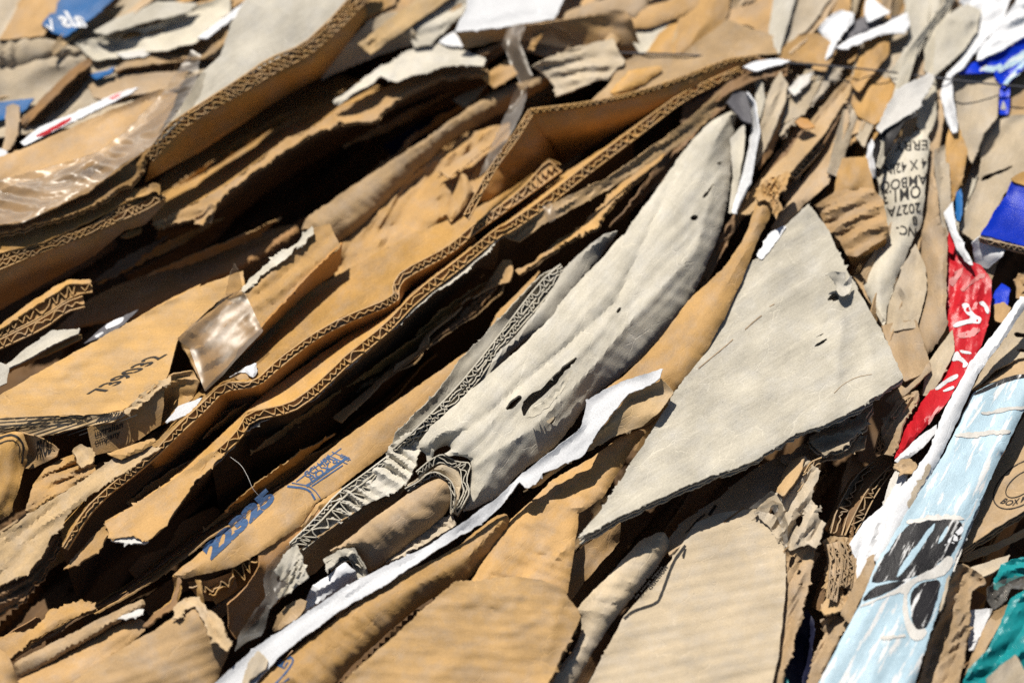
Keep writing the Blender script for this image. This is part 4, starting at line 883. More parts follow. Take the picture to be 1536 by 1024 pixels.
# =================================================================== white strip and kraft rolls, lower middle
t = multi('paper_strip', 'long white paper strip curling up to a torn flap in the middle', 'paper strip', 'h 400,450,-10')
part(t, 'strip', 'W', 'e 1442,634,74 1360,655 1250,690,64 1105,770,56 1075,900 920,1020,42 h 800,95,30 700,190 560,290 400,400,15 250,470 0,600,10 g 1300,760,5 1150,860 960,1030,0 930,1100 1080,1100 g 1250,905,5 1533,692,14 h 200,582,18 400,442 650,292,24 720,228 800,122,34 830,150 872,135 905,82 e 1085,1024,46 1172,882,60 1292,742,70 1392,707 1432,672,76', wr=2, cr=4, cl=(200, 12), torn=1.4, th=1.6, rnd=0)
part(t, 'torn_backing', 'KP', 'e 1440,682,68 1497,738,58 1420,830 1350,892,44 1232,932,36 1060,1030,20 h 880,140,10 812,165,0 872,132,24 e 1000,1030,34 1175,890,50 1292,748,60', label='torn kraft backing', torn=2, cr=5, th=2)
sheet('cardboard_roll', 'long kraft roll pressed between the big grey roll and the grey triangle', CR, 'K', 'c 330,900,52 390,880,52 402,960,48 f 342,40,46 287,190,46 152,480,44 22,690,34 e 1480,800,8 1350,900,0 1100,950,0 1130,760,14 1290,650,26 1460,468,34 f 0,350,40 150,210,46 230,120 300,0', roll=24, wr=3, cr=2, pleat=[(1.6, 26, 75)])
sheet('cardboard_sheet', 'front kraft strip twisting beneath the white torn flap', CS, 'K', 'e 1300,900,-8 1480,790,-8 h 1310,-30,-4 1195,160,0 1172,192 1068,265,0 1045,440,2 1015,622,-4 800,640,0 570,585,-5 760,290,-10 870,190 950,110 1130,10', roll=12, br=20, wr=4, cr=3, pleat=[(3, 30, 62), (1.8, 13, 70)])
sheet('cardboard_sheet', 'half shaded kraft sliver under the grey triangle', CS, 'K', 'h 1012,630,-42 1042,450,-32 1100,400 1255,305,-22 1248,392,-42 1150,502 1032,650,-56', wr=2)
sheet('cardboard_roll', 'long smooth kraft roll along the lower side of the white strip', CR, 'K', 'h 690,272,0 740,262,0 760,290,-4 745,332,-8 680,427,-14 560,572,-16 400,642 200,802 0,992,-16 g 1480,1100 1080,1100,-15 1160,1000,-8 1310,890 h 0,720,2 150,590 500,430', roll=30, wr=3, cr=2, pleat=[(2.4, 27, 78), (1.5, 12, 70)])
r1 = [o for o in COL.objects if o.get('label', '').startswith('long smooth kraft roll')][0]
stroke(r1, 'BI', [('g 1300,1000 1250,1035 1190,1080', 2.0), ('g 1205,1060 1290,970 1318,925 1310,905 1290,915', 3.0)], 2)
text(r1, 'BI', 'E', 'g 1275,960', 'g 1295,930', 'g 1240,945', bold=.03)
sheet('cardboard_flap', 'brown folded board end beside the white strip at the bottom', CS, 'GB', 'g 1080,1100,2 1090,1010 1112,935,6 1160,878,8 1205,918 1195,960 1120,1010 1100,1100', roll=5, cr=6)
sheet('cardboard_sheet', 'broad flat kraft panel with faint washboard lines at the bottom', CS, 'KW', 'h -80,1100,12 0,1024,14 250,800 500,572,20 580,565 780,545 900,560 1000,605 1076,722,14 1040,800 1000,875 930,1024,20 900,1100,22', wr=3, cr=2, torn=1.8, uvang=4, res=5, folds=[('h 1000,600 960,760 900,1020', 3, 10), ('h 560,690 640,680 700,700', -3, 6), ('h 780,548 800,620 760,700', 2, 8)], ply=2, gap=9, th=3)
sheet('cardboard_roll', 'weathered tan roll right of the broad kraft panel', CR, 'GB', 'h 1050,690,-10 1200,545 1330,390 1440,335,0 1487,400,-18 1402,522 1282,662 1132,872 1055,1030,-30 1000,1100 880,1100 930,1024,-15 1060,850 1085,740', roll=20, wr=3, cr=2, pleat=[(3.5, 24, 68), (1.6, 11, 78)])
# =================================================================== grey triangle and panel below it
tri = sheet('cardboard_sheet', 'large grey weathered triangular sheet with ragged layered lower edge', CS, 'GW',
      'F 1213,306,46 1240,340 1265,395 1285,432 1320,490 1355,566,56 1290,610,62 1230,640 1190,652 1130,692,57 1050,720 960,760 866,806,46 905,760 950,690 1000,610,40 1030,560 1080,465 1115,400 1150,380 1170,345,40',
      wr=3.5, cr=2.5, cl=(300, 26), ang=-32, torn=1.7, res=4.5, ply=3, gap=6.5, th=2.2, folds=[('f 640,150 560,240 420,340 300,430 180,540 60,635', 1.4, 3), ('f 690,330 720,420 700,560 690,730', 4, 9), ('f 790,330 830,440 850,600 860,760', 3, 10), ('f 640,430 680,400', -3, 4)],
      holes=['f 642,322 680,288 705,300 700,325 680,330', 'f 585,535 640,495 655,498 610,530', 'f 590,495 635,470 630,480'])
stroke(tri, 'T', [('f 70,630 130,580 215,510 225,498', 1.2), ('f 280,455 330,410 355,392', 1.4), ('f 390,352 412,340', 1.1), ('f 680,740 720,700 780,668 850,655', .7)], 1, name='split')
patch(tri, 'W', 'f 330,120 345,100 372,40 400,10 470,-12 450,20 405,85 360,138 345,135', name='torn_white_ply', off=1.5, torn=2)
sheet('cardboard_flap', 'torn chip curled up near the right corner of the grey triangle', CS, 'G', 'f 655,215,70 700,200 735,205,66 725,235 760,215 755,250,60 742,290 720,300 700,290 690,250', cr=12, cl=(18, 9), torn=3, th=2)
t = multi('cardboard_box', 'broad tan board panel with a wavy inked line at the bottom right of centre', 'box', 'i 100,700,-20')
pb = part(t, 'main_panel', 'TW', 'h 1060,1100,-12 1110,1024 1270,720 1430,540 i 0,398,-5 60,302 170,258 330,240,0 450,400,6 462,432 462,600 432,900 402,1024 390,1100,5', wr=3, cr=2, cl=(160, 30), ang=-12, uvang=-12, torn=1, res=5)
stroke(pb, 'IK', [('h 1270,735 1310,700 1420,665 1440,620 1490,480 1545,405', 4.2)], 4, name='inked_line')
pt_ = part(t, 'back_panel', 'T', 'h 1460,420,-20 i -50,360,-18 0,300 150,200 280,88 430,5 545,-15,-6 562,10 430,165 335,255 170,268 60,312 0,402 -60,450', wr=3, cr=3, torn=1.2, uvang=-30)
stroke(pt_, 'IK', [('i 0,455 30,380 85,310 110,295', 3.0), ('i 118,270 150,225', 4.0), ('i 20,345 60,295 100,262', 1.6), ('i 12,350 60,302 102,268', 1.2)], 3, name='inked_line')
stroke(pb, 'KD', [('i 185,302 250,255 275,235', 2.5)], 2, name='split')
text(pb, 'IK', 'duction', 'h 1390,605', 'h 1468,505', 'h 1370,590', name='print')
for k in range(3):
    text(pb, 'IK', 'as soon upon', f'h {1300 + k * 22},{650 - k * 4}', f'h {1425 + k * 18},{500 + k * 4}', f'h {1292 + k * 22},{643 - k * 4}', name='print')
part(t, 'torn_side', 'T', 'i 458,432,8 480,418 520,425 585,400,2 597,378 575,560 545,660 520,782 470,930 440,1030 400,1100,-10 392,1060 430,905 462,620', cr=4, wr=5, torn=3, th=3, pleat=[(9, 24, 8), (3, 9, 14)], label='ragged torn side with holes',
     holes=['i 478,470 520,432 515,450 495,495 478,520', 'i 508,475 535,465 540,480 520,492', 'i 512,515 535,518 525,540 508,535', 'i 528,575 542,578 535,590', 'i 415,960 435,945 430,980 415,985'], res=3.8)
part(t, 'torn_corner', 'GB', 'i 320,250,8 380,205 425,170 470,80 545,10,25 622,75 590,150 580,200 605,240 625,235 600,262 645,310 625,360 600,420 560,400 480,428,6 460,412 372,302', cr=4, wr=6, torn=3, th=2, pleat=[(16, 27, 20), (4, 11, 35)], label='crumpled torn corner',
     holes=['i 395,230 425,210 440,235 415,270 385,265', 'i 505,300 530,260 545,290 520,330'], res=3.8)
part(t, 'torn_corner', 'T', 'i 420,165,12 450,80 500,15 545,5,30 540,60 500,130 450,185', roll=10, wr=3, cr=4)
band(t, 'fluted_edge', 'T', 'i 545,80,24 575,30 625,10', 'i 500,190,10 560,140 600,90', pitch=12, crush=.5, depth=18, layers=2)
sheet('plastic_tape', 'clear tape strip shining at the torn corner of the tan board panel', PT, 'CLB', 'i 300,240,14 400,160,20 440,200 470,310 470,410,14 452,420 445,320 400,235', cr=7, cl=(40, 14), th=1)
sheet('cardboard_flap', 'torn grey scraps hanging under the layered edge of the triangle', CS, 'GB', 'f 580,930,20 640,900 760,860 830,810,30 800,900 700,990 650,1010 600,960', cr=5, torn=4, wr=6, ply=2, pleat=[(12, 22, 30), (3, 10, 50)])
sheet('cardboard_flap', 'small sunlit brown scrap below the layered edge of the triangle', CS, 'T', 'f 500,1010,0 560,975 690,985 800,940,12 790,990 700,1030 i 480,30,0 460,10', cr=14, cl=(30, 12), torn=3, wr=5)

# dark gap right of the tan panel
t = multi('cardboard_sheet', 'dark upright double wall board with wavy edges in the gap right of centre', CS, 'i 750,250,-120')
part(t, 'side', 'KD', 'i 640,330,-60 680,230 760,100 860,20,-40 930,-30 940,40 850,130 780,250 760,370 700,380,-80', wr=3)
band(t, 'fluted_edge', 'T', 'i 665,350,-45 690,250 770,100 880,10', 'i 715,360,-50 740,270 815,120 930,10', pitch=13, crush=.5, layers=1, depth=20)
band(t, 'fluted_edge', 'T', 'i 730,360,-42 765,280 830,150 930,50', 'i 775,350,-48 810,290 870,170 945,70', pitch=13, crush=.4, layers=1, depth=20)
t = multi('cardboard_sheet', 'brown crushed honeycomb edge beside the red bag', CS, 'f 980,870,-60')
part(t, 'face', 'T', 'f 900,880,0 950,790 1000,740 1060,730,12 1055,790 1000,850 985,900 970,970 940,1020 880,1020,-25', cr=4, wr=5, torn=2.5, ang=-60, res=3.6, pleat=[(9, 10, 0), (2, 9, 60)])
band(t, 'fluted_edge', 'T', 'f 935,850,8 1000,765 1060,740', 'f 985,890,0 1030,820 1065,770', pitch=9, crush=.5, layers=2)
band(t, 'fluted_edge', 'KD', 'f 860,1010,-10 890,900 945,810', 'f 900,1015,-14 930,920 975,850', pitch=9, crush=.6, layers=2)
t = multi('cardboard_sheet', 'ragged crushed board edge full of small holes left of the pale blue carton', CS, 'i 680,600,-60')
part(t, 'face', 'T', 'i 632,390,0 660,372 700,368 768,368,8 765,420 782,540 762,632 725,690 640,720 615,700,-15 650,640 640,560 650,460', cr=4, wr=6, torn=3, res=3.6, ang=75, pleat=[(9, 11, 5), (3, 10, 60)],
     holes=['i 745,545 765,540 765,570 748,575', 'i 715,600 740,590 745,620 725,635', 'i 650,440 668,430 665,455'])
band(t, 'fluted_edge', 'T', 'i 650,400,6 665,480 660,560 650,640', 'i 700,385,8 715,480 700,580 690,660', pitch=10, crush=.6, layers=2)
band(t, 'fluted_edge', 'T', 'i 705,385,8 722,480 706,590', 'i 755,390,8 772,500 755,600', pitch=10, crush=.6, layers=2)
part(t, 'lower_face', 'T', 'i 620,740,-12 660,720 730,720 750,740,0 700,830 640,930 600,1030 560,1100,-25 570,1010 590,900 640,800', cr=4, wr=5, torn=3, ang=-65, res=3.6, pleat=[(9, 11, 0), (2, 13, 60)])
part(t, 'side', 'KD', 'i 575,680,-50 620,560 650,480,-20 640,600 610,700', wr=2)
sheet('plastic_bag', 'dark navy plastic film beside the ragged crushed board edge at the bottom', 'plastic bag', 'NV', 'i 430,1100,-40 470,920 530,720,-25 560,690 592,742 585,850 570,1000 575,1100,-50', cr=14, cl=(70, 22), wr=5, th=1)
sheet('plastic_scrap', 'tiny teal scrap under the navy film at the bottom', 'plastic', 'TL', 'i 438,990,-12 470,1000 478,1030 450,1100 420,1080', cr=3)
sheet('paper_scrap', 'creased white paper sheet between the crushed edge and the pale blue carton', PS, 'W', 'i 748,402,10 815,300 890,240 960,125 985,50,22 1010,60 1000,180 930,320 870,445 800,560,8 782,575 780,480', wr=3, cr=7, cl=(140, 20), torn=1.5, folds=[('i 900,130 895,260 865,400', -5, 5)])
sheet('cardboard_roll', 'tan twist of board at the left edge of the pale blue carton', CR, 'T', 'i 718,700,12 780,570 835,470,26 852,458 872,490 840,560 800,640 755,735', roll=9, cr=5, torn=1.5)
sheet('cardboard_flap', 'round tan scrap under the white edge strips', CS, 'T', 'i 955,50,30 985,20 1030,25 1050,50 1030,85 990,82', cr=7, cl=(14, 8), torn=2)

# =================================================================== pale blue carton, red bag, white edges
t = multi('paper_carton', 'crushed pale blue carton with black and white print at the lower right', 'carton', 'i 900,800,-20')
lb = part(t, 'face', 'LB', 'f 1300,745,44 1380,700 1465,668,48 1620,650,46 1570,740 1445,1000 i 1432,0,40 1342,200 1272,350 1212,520,34 1152,680 1092,860 1042,1030,30 1015,1110 570,1110,38 610,1024 700,850 800,662,42 872,480 1000,270 1150,30 f 1170,1024', wr=3, cr=3, cl=(200, 34), roll=7, br=16, res=5)
patch(lb, 'BS', 'f 1298,752 1330,728 1465,662 1620,645 1620,660 1470,680 1340,742', torn=.4)
patch(lb, 'BS', 'i 842,580 868,520 930,420 1005,310 1128,290 1200,285 1258,298 1255,345 1212,455 1180,450 1120,520 1000,555 935,562', torn=2,
      holes=['i 955,552 990,480 1060,390 1118,310 1138,300 1120,345 1050,450 985,535', 'i 1140,410 1165,350 1190,310 1196,325 1175,370'])
patch(lb, 'W', 'i 1175,415 1215,360 1250,310 1262,335 1235,400 1190,395', torn=3)
patch(lb, 'BS', 'i 800,660 850,595 940,570 1010,560 960,595 880,635')
patch(lb, 'WD', 'i 790,680 880,640 980,590 1080,530 1140,500 1180,450 1215,455 1210,500 1170,545 1060,565 1020,600 1005,660 1020,740 1060,780 1090,775 1100,800 1070,830 1030,830 1000,770 985,680 995,610 900,640 800,685', torn=1.2)
patch(lb, 'BS', 'i 1020,660 1030,605 1080,565 1165,560 1140,650 1110,740 1095,775 1050,785 1028,740', off=1.0, torn=1)
for s in ('f 1330,835 1390,820 1480,800 1540,800 1535,815 1470,818 1380,840', 'f 1210,935 1280,920 1400,905 1480,905 1470,925 1380,930 1280,945', 'i 1000,295 1120,268 1260,275 1270,292 1130,290 1010,312', 'i 880,820 960,805 1000,800 1000,818 920,830'):
    patch(lb, 'WD', s, torn=2.6, off=.8)
part(t, 'worn_rim', 'WD', 'i 1262,350,34 1340,200 1345,150 1355,190 1280,355 1218,525 1200,510', torn=1.5)
t = multi('plastic_bag', 'crumpled red plastic bag with white lettering at the right', 'plastic bag', 'f 1200,500,-10')
rd = part(t, 'film', 'RD', 'f 1183,95,20 1195,60 1215,70 1235,125 1275,145 1340,168,26 1388,235,30 1382,385 1345,522,36 1292,622 1240,692,36 1180,792 1000,997,10 950,1035 f 978,920,-2 1080,770,5 1160,668 1216,555,14 1190,420 1176,300', roll=12, cr=4, wr=5, torn=1, pleat=[(7, 26, 10), (4, 14, -15)])
for s in ('f 1250,340 1285,332 1300,380 1345,405 1335,432 1290,425 1225,448 1210,440 1225,425 1300,405 1265,375', 'f 1325,335 1350,325 1375,360 1372,392 1350,350', 'f 1205,575 1235,548 1245,575 1280,600 1270,612 1235,592 1210,600', 'f 1240,545 1290,552 1300,565 1250,562', 'f 1262,600 1285,605 1275,625 1255,628', 'f 1165,728 1215,705 1222,718 1175,736', 'f 1130,720 1180,680 1235,650 1240,672 1200,690 1140,730'):
    patch(rd, 'W', s, torn=.8, off=1.0)
for s in ('f 1200,250 1240,180 1270,160 1245,220 1215,270', 'f 1240,290 1310,220 1370,200 1300,260', 'f 1215,480 1330,440 1350,460 1250,500', 'f 1090,880 1150,790 1160,800 1110,890'):
    patch(rd, 'RP', s, torn=3, off=.6, name='scuff')
part(t, 'twisted_top', 'RD', 'f 1185,100,22 1190,40 1200,-10,30 1215,30 1222,80 1215,120', cr=4)
sheet('paper_strip', 'thin white paper edge running up from the red bag', 'paper strip', 'W', 'f 1268,150,34 1230,100 1208,40 1190,-20 1170,-70 c 1200,920,40 1215,900 1222,1000 f 1240,30,42 1292,130 1302,168', roll=5, wr=2)
sheet('paper_strip', 'long white board edge beside the pale blue carton', 'paper strip', 'W', 'f 1600,270,72 1500,330 1400,470,62 1290,602 1240,700,58 1180,802,52 1100,1010,46 i 1000,130,40 940,220 860,470,30 895,490 1012,282,36 i 1165,0,44 f 1240,852,50 1330,652,58 1420,532,64 1545,350,70 1620,300', roll=9, wr=2.5, cr=3, torn=1.5)
patch([o for o in COL.objects if o.get('label') == 'long white board edge beside the pale blue carton'][0], 'GB', 'i 1020,200 1060,120 1100,40 1120,50 1070,150 1030,240', name='worn_spot', torn=5)
sheet('paper_strip', 'short white board edge under the red bag', 'paper strip', 'W', 'f 1142,880,34 1135,920 1080,985 1000,1045,22 970,1060 950,1045 1060,935', roll=6)
sheet('paper_scrap', 'dull grey paper beneath the short white edge', PS, 'WD', 'i 890,260,-10 930,120 960,60 1010,20,0 1000,110 960,190', cr=3)

# =================================================================== right, boards around the bag
bx = multi('cardboard_box', 'grey brown board under the white edge strip at the right with black torn holes', 'box', 'f 1450,550,-30')
part(bx, 'panel', 'GB', 'f 1300,725,14 1360,610 1425,525 1540,350,30 1640,300 1640,560 1490,592,30 1400,640 1310,715', wr=3, cr=4, torn=1.2, holes=['f 1482,475 1500,468 1540,475 1600,480 1600,492 1500,492', 'f 1490,545 1530,535 1600,560 1530,558'])
part(bx, 'lower_panel', 'T', 'f 1308,722,10 1400,642 1490,588,26 1640,560 1640,660 1470,668,36 1380,695', wr=3)
st = multi('cardboard_box', 'brown board with an oval stamp at the right edge below the pale blue carton', 'box', 'i 1450,200,-40')
sp = part(st, 'panel', 'T', 'f 1475,960,10 1500,900 1560,800 1660,700,20 i 1660,200,24 1533,252 1400,330 1252,432,14 1290,312 1350,190 1430,10,8', wr=2.5, cr=2, torn=1, ply=3, gap=6, th=2, uvang=-35)
def oval(cx, cy, rx, ry, rot, a0=0, a1=360, n=40):
    r = math.radians(rot); P = []
    for i in range(n + 1):
        a = math.radians(a0 + (a1 - a0) * i / n)
        x, y = rx * math.cos(a), ry * math.sin(a)
        P.append((cx + x * math.cos(r) - y * math.sin(r), cy + x * math.sin(r) + y * math.cos(r), 0.0))
    return np.array(P)
stroke(sp, 'IK', [(oval(1533, 725, 50, 28, -38), 1.8), (oval(1533, 725, 29, 14, -38), 1.6)], 1.8, name='stamp')
for i, w in enumerate(['BO', 'X M', 'ANU', 'FACT', 'URER']):
    P = oval(1533, 725, 33, 17, -38, 175 - i * 38, 175 - (i + 0.85) * 38, 2); Q = oval(1533, 725, 44, 24, -38, 175 - i * 38, 175 - (i + 0.85) * 38, 2)
    text(sp, 'IK', w, 'F %f,%f' % tuple(Q[0][:2]), 'F %f,%f' % tuple(Q[-1][:2]), 'F %f,%f' % tuple(P[0][:2]), name='stamp', bold=.02)
part(st, 'under_flap', 'T', 'i 1240,480,-10 1270,440 1400,400 1533,335,-2 1660,290 1660,370 1533,372,-14 1380,440 1290,478', wr=2, torn=1.5)
sheet('cardboard_flap', 'thin grey lip over the crumpled tan board at the right', CS, 'GB', 'i 1300,505,4 1380,480 1462,452,10 1445,492 1400,520 1345,545', wr=2, torn=1)
sheet('cardboard_sheet', 'crumpled tan board folded down beside the pale blue carton', CS, 'T', 'i 1178,690,14 1190,560,24 1215,500 1262,490 1335,530,20 1362,572 1300,610 1285,680 1290,760 1270,850,5 1240,1030 1235,1110 1030,1110,-5 1060,1024 1100,850', cr=5, wr=5, torn=2, ang=-70, pleat=[(12, 34, 0), (5, 14, 30)])
sheet('cardboard_flap', 'thin curled splinter beside the crumpled tan board', CS, 'GB', 'i 1172,560,36 1180,480 1195,520 1190,590 1175,650 1150,700,30', roll=3)
t = multi('plastic_bag', 'glossy teal plastic bag bunched in the bottom right corner', 'plastic bag', 'i 1450,850,-40')
part(t, 'film', 'TL', 'i 1262,1030,5 1280,960 1370,872,12 1432,740,16 1472,642,20 1560,590 1680,560 1680,1110,10 1270,1110,-5', cr=5, wr=6, roll=12, ang=-50, pleat=[(16, 46, 0), (7, 24, 25)])
part(t, 'film', 'TL', 'i 1395,570,10 1430,490 1480,470,18 1560,450 1680,430 1680,545 1540,540,12 1470,565 1400,605', cr=12, cl=(80, 18), wr=6, roll=6)
sheet('plastic_tape', 'clear crumpled film over the teal bag', PT, 'CLB', 'i 1368,600,24 1430,560 1540,540,26 1540,600 1470,600 1450,655 1395,695,18 1365,650', cr=10, cl=(26, 12), th=1, wr=5)
sheet('cardboard_flap', 'grey board corner lying on the teal bag', CS, 'GB', 'i 1380,1005,34 1430,950 1492,908,36 1520,960 1560,1000 1500,1100 1390,1100,30', cr=4, torn=1.5)
sheet('cardboard_sheet', 'curved tan strip between the crumpled tan board and the teal bag', CS, 'T', 'i 1275,970,-5 1310,880 1345,770 1400,710 1455,685,8 1440,730 1400,800 1352,882 1300,940', cr=5, roll=5)
sheet('paper_scrap', 'white paper scrap beside the teal bag', PS, 'W', 'i 1288,698,-2 1395,688,0 1370,740 1345,800 1300,875 1285,880,-6 1285,780', wr=2, cr=4)

# =================================================================== upper right
sheet('cardboard_sheet', 'kraft curl at the top edge above the wire', CS, 'K', 'c 0,30,46 80,-40 200,-80 195,60,50 170,110 110,150 30,232,44 -20,240', wr=3, roll=8, cr=3)
sheet('cardboard_sheet', 'sunlit kraft sheet at the top right of centre', CS, 'K', 'c 195,95,44 220,50 330,20 450,-40,48 460,0 430,70 420,110 370,150 300,110 210,100', wr=3, cr=3)
sheet('cardboard_sheet', 'grey brown slab leaning at the top right of centre', CS, 'GB', 'c 418,62,48 490,-40 660,-60,52 650,0 560,122 470,192,44 440,182', wr=3, cr=4)
sheet('cardboard_sheet', 'stacked brown plies right of the leaning slab', CS, 'T', 'c 470,205,44 560,122 650,0 680,-60,50 700,-20 640,80 560,170 500,225', cr=3, torn=1.5, pleat=[(7, 9, 0)])
sheet('cardboard_flap', 'kraft flap with ragged edge just above the bale wire', CS, 'K', 'c 440,255,50 470,210 520,170 600,160,52 652,188 640,240 622,282 540,275', wr=3, cr=4, torn=2)
t = multi('paper_scrap', 'torn white paper with a painted shadow under its curl at the top right', PS, 'c 800,150,30')
part(t, 'left_leaf', 'W', 'c 608,132,58 650,80 710,45,62 772,60 762,105 690,185 660,250 635,285,50 628,275 660,190 625,160', cr=6, cl=(60, 18), torn=1.5)
part(t, 'curled_leaf', 'W', 'c 688,218,60 720,190 765,168 880,120 1010,55,66 1020,110 1000,152 940,148 870,162 790,200 740,222', roll=8, cr=4, torn=1.5)
part(t, 'upright_leaf', 'W', 'c 815,60,66 820,0 850,-10 930,55 880,80 830,102', cr=3)
part(t, 'painted_shadow', 'DG', 'c 700,190,50 770,100 820,70 900,85 1000,65,54 880,130 760,172', cr=5)  # grey sheet put in for the shadow under the curl
sheet('plastic_scrap', 'blue scrap at the top edge beside the torn white paper', 'plastic', 'BC', 'c 665,35,40 690,0 710,-50 780,-50 740,5 690,40')
sheet('cardboard_sheet', 'kraft piece under the torn white paper', CS, 'K', 'c 755,275,30 800,240 870,225 935,240,34 930,312 840,318 758,315', wr=2, cr=3)
sheet('cardboard_flap', 'small grey pink chip under the curled paper', CS, 'GB', 'c 875,235,36 900,215 960,250 935,325 900,300', cr=4)
t = multi('cardboard_sheet', 'rounded kraft panel with a ragged drooping lower edge at the upper right', CS, 'c 850,450,-10')
part(t, 'panel', 'K', 'c 758,330,34 900,308 952,340,40 964,420 925,522 860,562 785,522,36 748,440', wr=4, roll=6)
part(t, 'ragged_edge', 'K', 'c 938,515,38 870,572 805,572,34 770,630 722,682,20 716,640 740,580 785,518', torn=3, cr=6, cl=(24, 10), th=3)
t = multi('cardboard_sheet', 'leaning brown sheet with open zigzag fluting at the upper right of centre', CS, 'c 550,650,-20')
part(t, 'top_face', 'T', 'c 250,960,26 330,830 470,690 560,560,40 680,410 765,335,48 770,350 742,430 640,600 480,780 300,960', wr=3, cr=5, cl=(160, 12))
band(t, 'fluted_edge', 'KP', 'c 462,772,40 560,660 640,570 720,440 765,350', 'c 505,800,32 600,700 660,620 740,490 775,380', pitch=11, crush=.25, depth=18)
part(t, 'side', 'KD', 'c 770,350,42 745,450 650,620 500,810,24 440,860 460,820 600,700 740,490', wr=2)
sheet('cardboard_flap', 'shredded kraft knot on top of the long kraft roll', CS, 'K', 'c 320,880,60 340,830 400,800 480,770,64 470,830 430,870 450,930 420,985 390,900 340,900', cr=4, torn=3, wr=5, ang=75, res=3.6, pleat=[(11, 10, 0), (6, 9, 40)])
sheet('cardboard_sheet', 'narrow tan sheet sloping beside the zigzag fluting', CS, 'T', 'c 395,1030,15 480,880 620,700 740,460,40 750,545 692,705,32 660,825 600,870 540,922,15 450,1030', wr=3, cr=3, roll=8)
sheet('cardboard_flap', 'tiny orange brown disc of board at the upper right of centre', CS, 'KO', 'c 508,548,56 530,532 560,535 590,570 560,575 530,570')
sheet('cardboard_flap', 'thin grey leaf of board standing left of the corrugated leaf', CS, 'G', 'c 296,308,52 320,330 352,380 362,445 342,525,40 325,440 330,390', wr=2)
t = multi('cardboard_flap', 'grey corrugated leaf of board standing by the white plastic', CS, 'c 400,500,0')
part(t, 'face', 'GB', 'c 370,472,56 400,380 440,318,60 472,380 462,450 420,562 342,722,36 325,745 340,600', wr=2, cr=7, cl=(200, 9), ang=-70)
part(t, 'under_face', 'KD', 'c 462,440,54 425,570 345,730,34 340,760 400,690 450,560', wr=2)
t = multi('plastic_scrap', 'white plastic strip curled down beside the tip of the grey roll', 'plastic', 'c 280,700,0')
part(t, 'strip', 'W', 'c 285,412,62 322,460 342,585 302,820 232,962,34 218,950 290,700 312,560 300,480', wr=2, cr=4)
part(t, 'shaded_fold', 'DG', 'c 235,408,54 285,415 300,480 310,555 272,540 230,500 200,460', wr=2, cr=6)  # inside of the curl, its shade put into the dark grey
sheet('cardboard_flap', 'slim grey leaf hugging the tip of the grey roll', CS, 'G', 'c 212,622,46 280,552 275,680 222,962,28 205,955 225,800', wr=2)
sheet('cardboard_sheet', 'brown plies packed between the grey roll and the long kraft roll', CS, 'KD', 'c 190,1024,0 320,830 470,620,26 520,560 560,560 420,760 340,880 f 230,20,-10 110,240 10,380 -10,330', cr=3, torn=1.5, pleat=[(9, 9, 0)])
sheet('cardboard_sheet', 'shredded grey and brown plies behind the standing leaves', CS, 'GB', 'c 440,520,30 480,400 560,330,44 640,300 700,320 620,420 540,500 450,590', cr=3, torn=3, ply=2, pleat=[(9, 9, 0)])
sheet('paper_scrap', 'small pale scrap caught behind the corrugated leaf', PS, 'WD', 'c 470,400,50 530,345 590,320,54 570,370 500,430', cr=8, torn=2)
sheet('paper_scrap', 'flat pale blue white tape patch on the bale wire', PS, 'W', 'c 270,302,66 330,275 420,262 480,275 440,290 330,318', cr=3)
sheet('cardboard_sheet', 'layered brown board arching above the tip of the grey roll', CS, 'KD', 'c 0,440,30 150,330 330,255,56 480,290,58 470,340 350,350 220,410 80,510,20 0,570', cr=3, torn=2, pleat=[(8, 9, 0)])
t = multi('cardboard_sheet', 'folded kraft stack with layered end right of the grey triangle', CS, 'f 800,50,-20')
part(t, 'upper_fold', 'K', 'c 595,922,40 690,858 780,842 855,842,46 900,900 922,1024 f 915,40,34 780,130 738,122,26 705,60 640,0 c 620,960', cr=3, roll=9, ang=-25, wr=4, pleat=[(8, 26, 0), (3, 11, 8)])
part(t, 'layered_end', 'KO', 'f 738,120,24 800,100 912,38,32 912,82,10 840,135 768,172,-5', torn=1.5, cr=2, pleat=[(6, 7, 0)])
sheet('cardboard_roll', 'bent kraft piece above the folded kraft stack', CR, 'K', 'c 690,862,34 705,780 722,718 830,715,40 842,800 850,845 760,845', roll=9, cr=6, cl=(60, 18), ang=80)
tt = sheet('cardboard_roll', 'grey printed tube with upside down capital lettering at the upper right', CR, 'G', 'c 870,830,20 882,740 930,655 1010,582 1082,588,46 1112,640 1102,720 1085,900 1070,1024,24 f 1060,10 1030,62 960,232,8 925,330 905,450 880,400 790,222,-5 850,100 915,20', roll=22, wr=2, res=5, cr=2)
for w, O_, E_, T_ in (('ERRY', 'c 1100,628', 'c 950,638', 'c 1100,672'), ('4 X 42IN', 'c 1095,708', 'c 905,745', 'c 1098,752'), ('AMBOO', 'c 1098,778', 'c 885,818', 'c 1098,824'), ('OM1.3', 'c 1068,830', 'c 898,862', 'c 1070,886'), ('2027A', 'c 1068,908', 'c 915,932', 'c 1072,952'), ('8', 'c 1052,970', 'c 1030,972', 'c 1056,1008')):
    text(tt, 'IK', w, O_, E_, T_, bold=.01)
text(tt, 'IK', 'NC-', 'f 1050,0', 'f 960,-15', 'f 1045,40', bold=.01)
t = multi('paper_scrap', 'curled grey white board flap with black underside over the printed tube', PS, 'c 900,650,30')
part(t, 'flap', 'WD', 'c 868,572,70 900,520 960,402,76 1040,360 1122,328,72 1132,350 1060,490 1000,520 930,570 890,595', wr=3, cr=4, torn=2)
part(t, 'underside', 'BK', 'c 885,590,66 980,528 1050,500,68 1055,520 1000,545 930,660 875,750,40 845,720 835,700 850,640', wr=2)
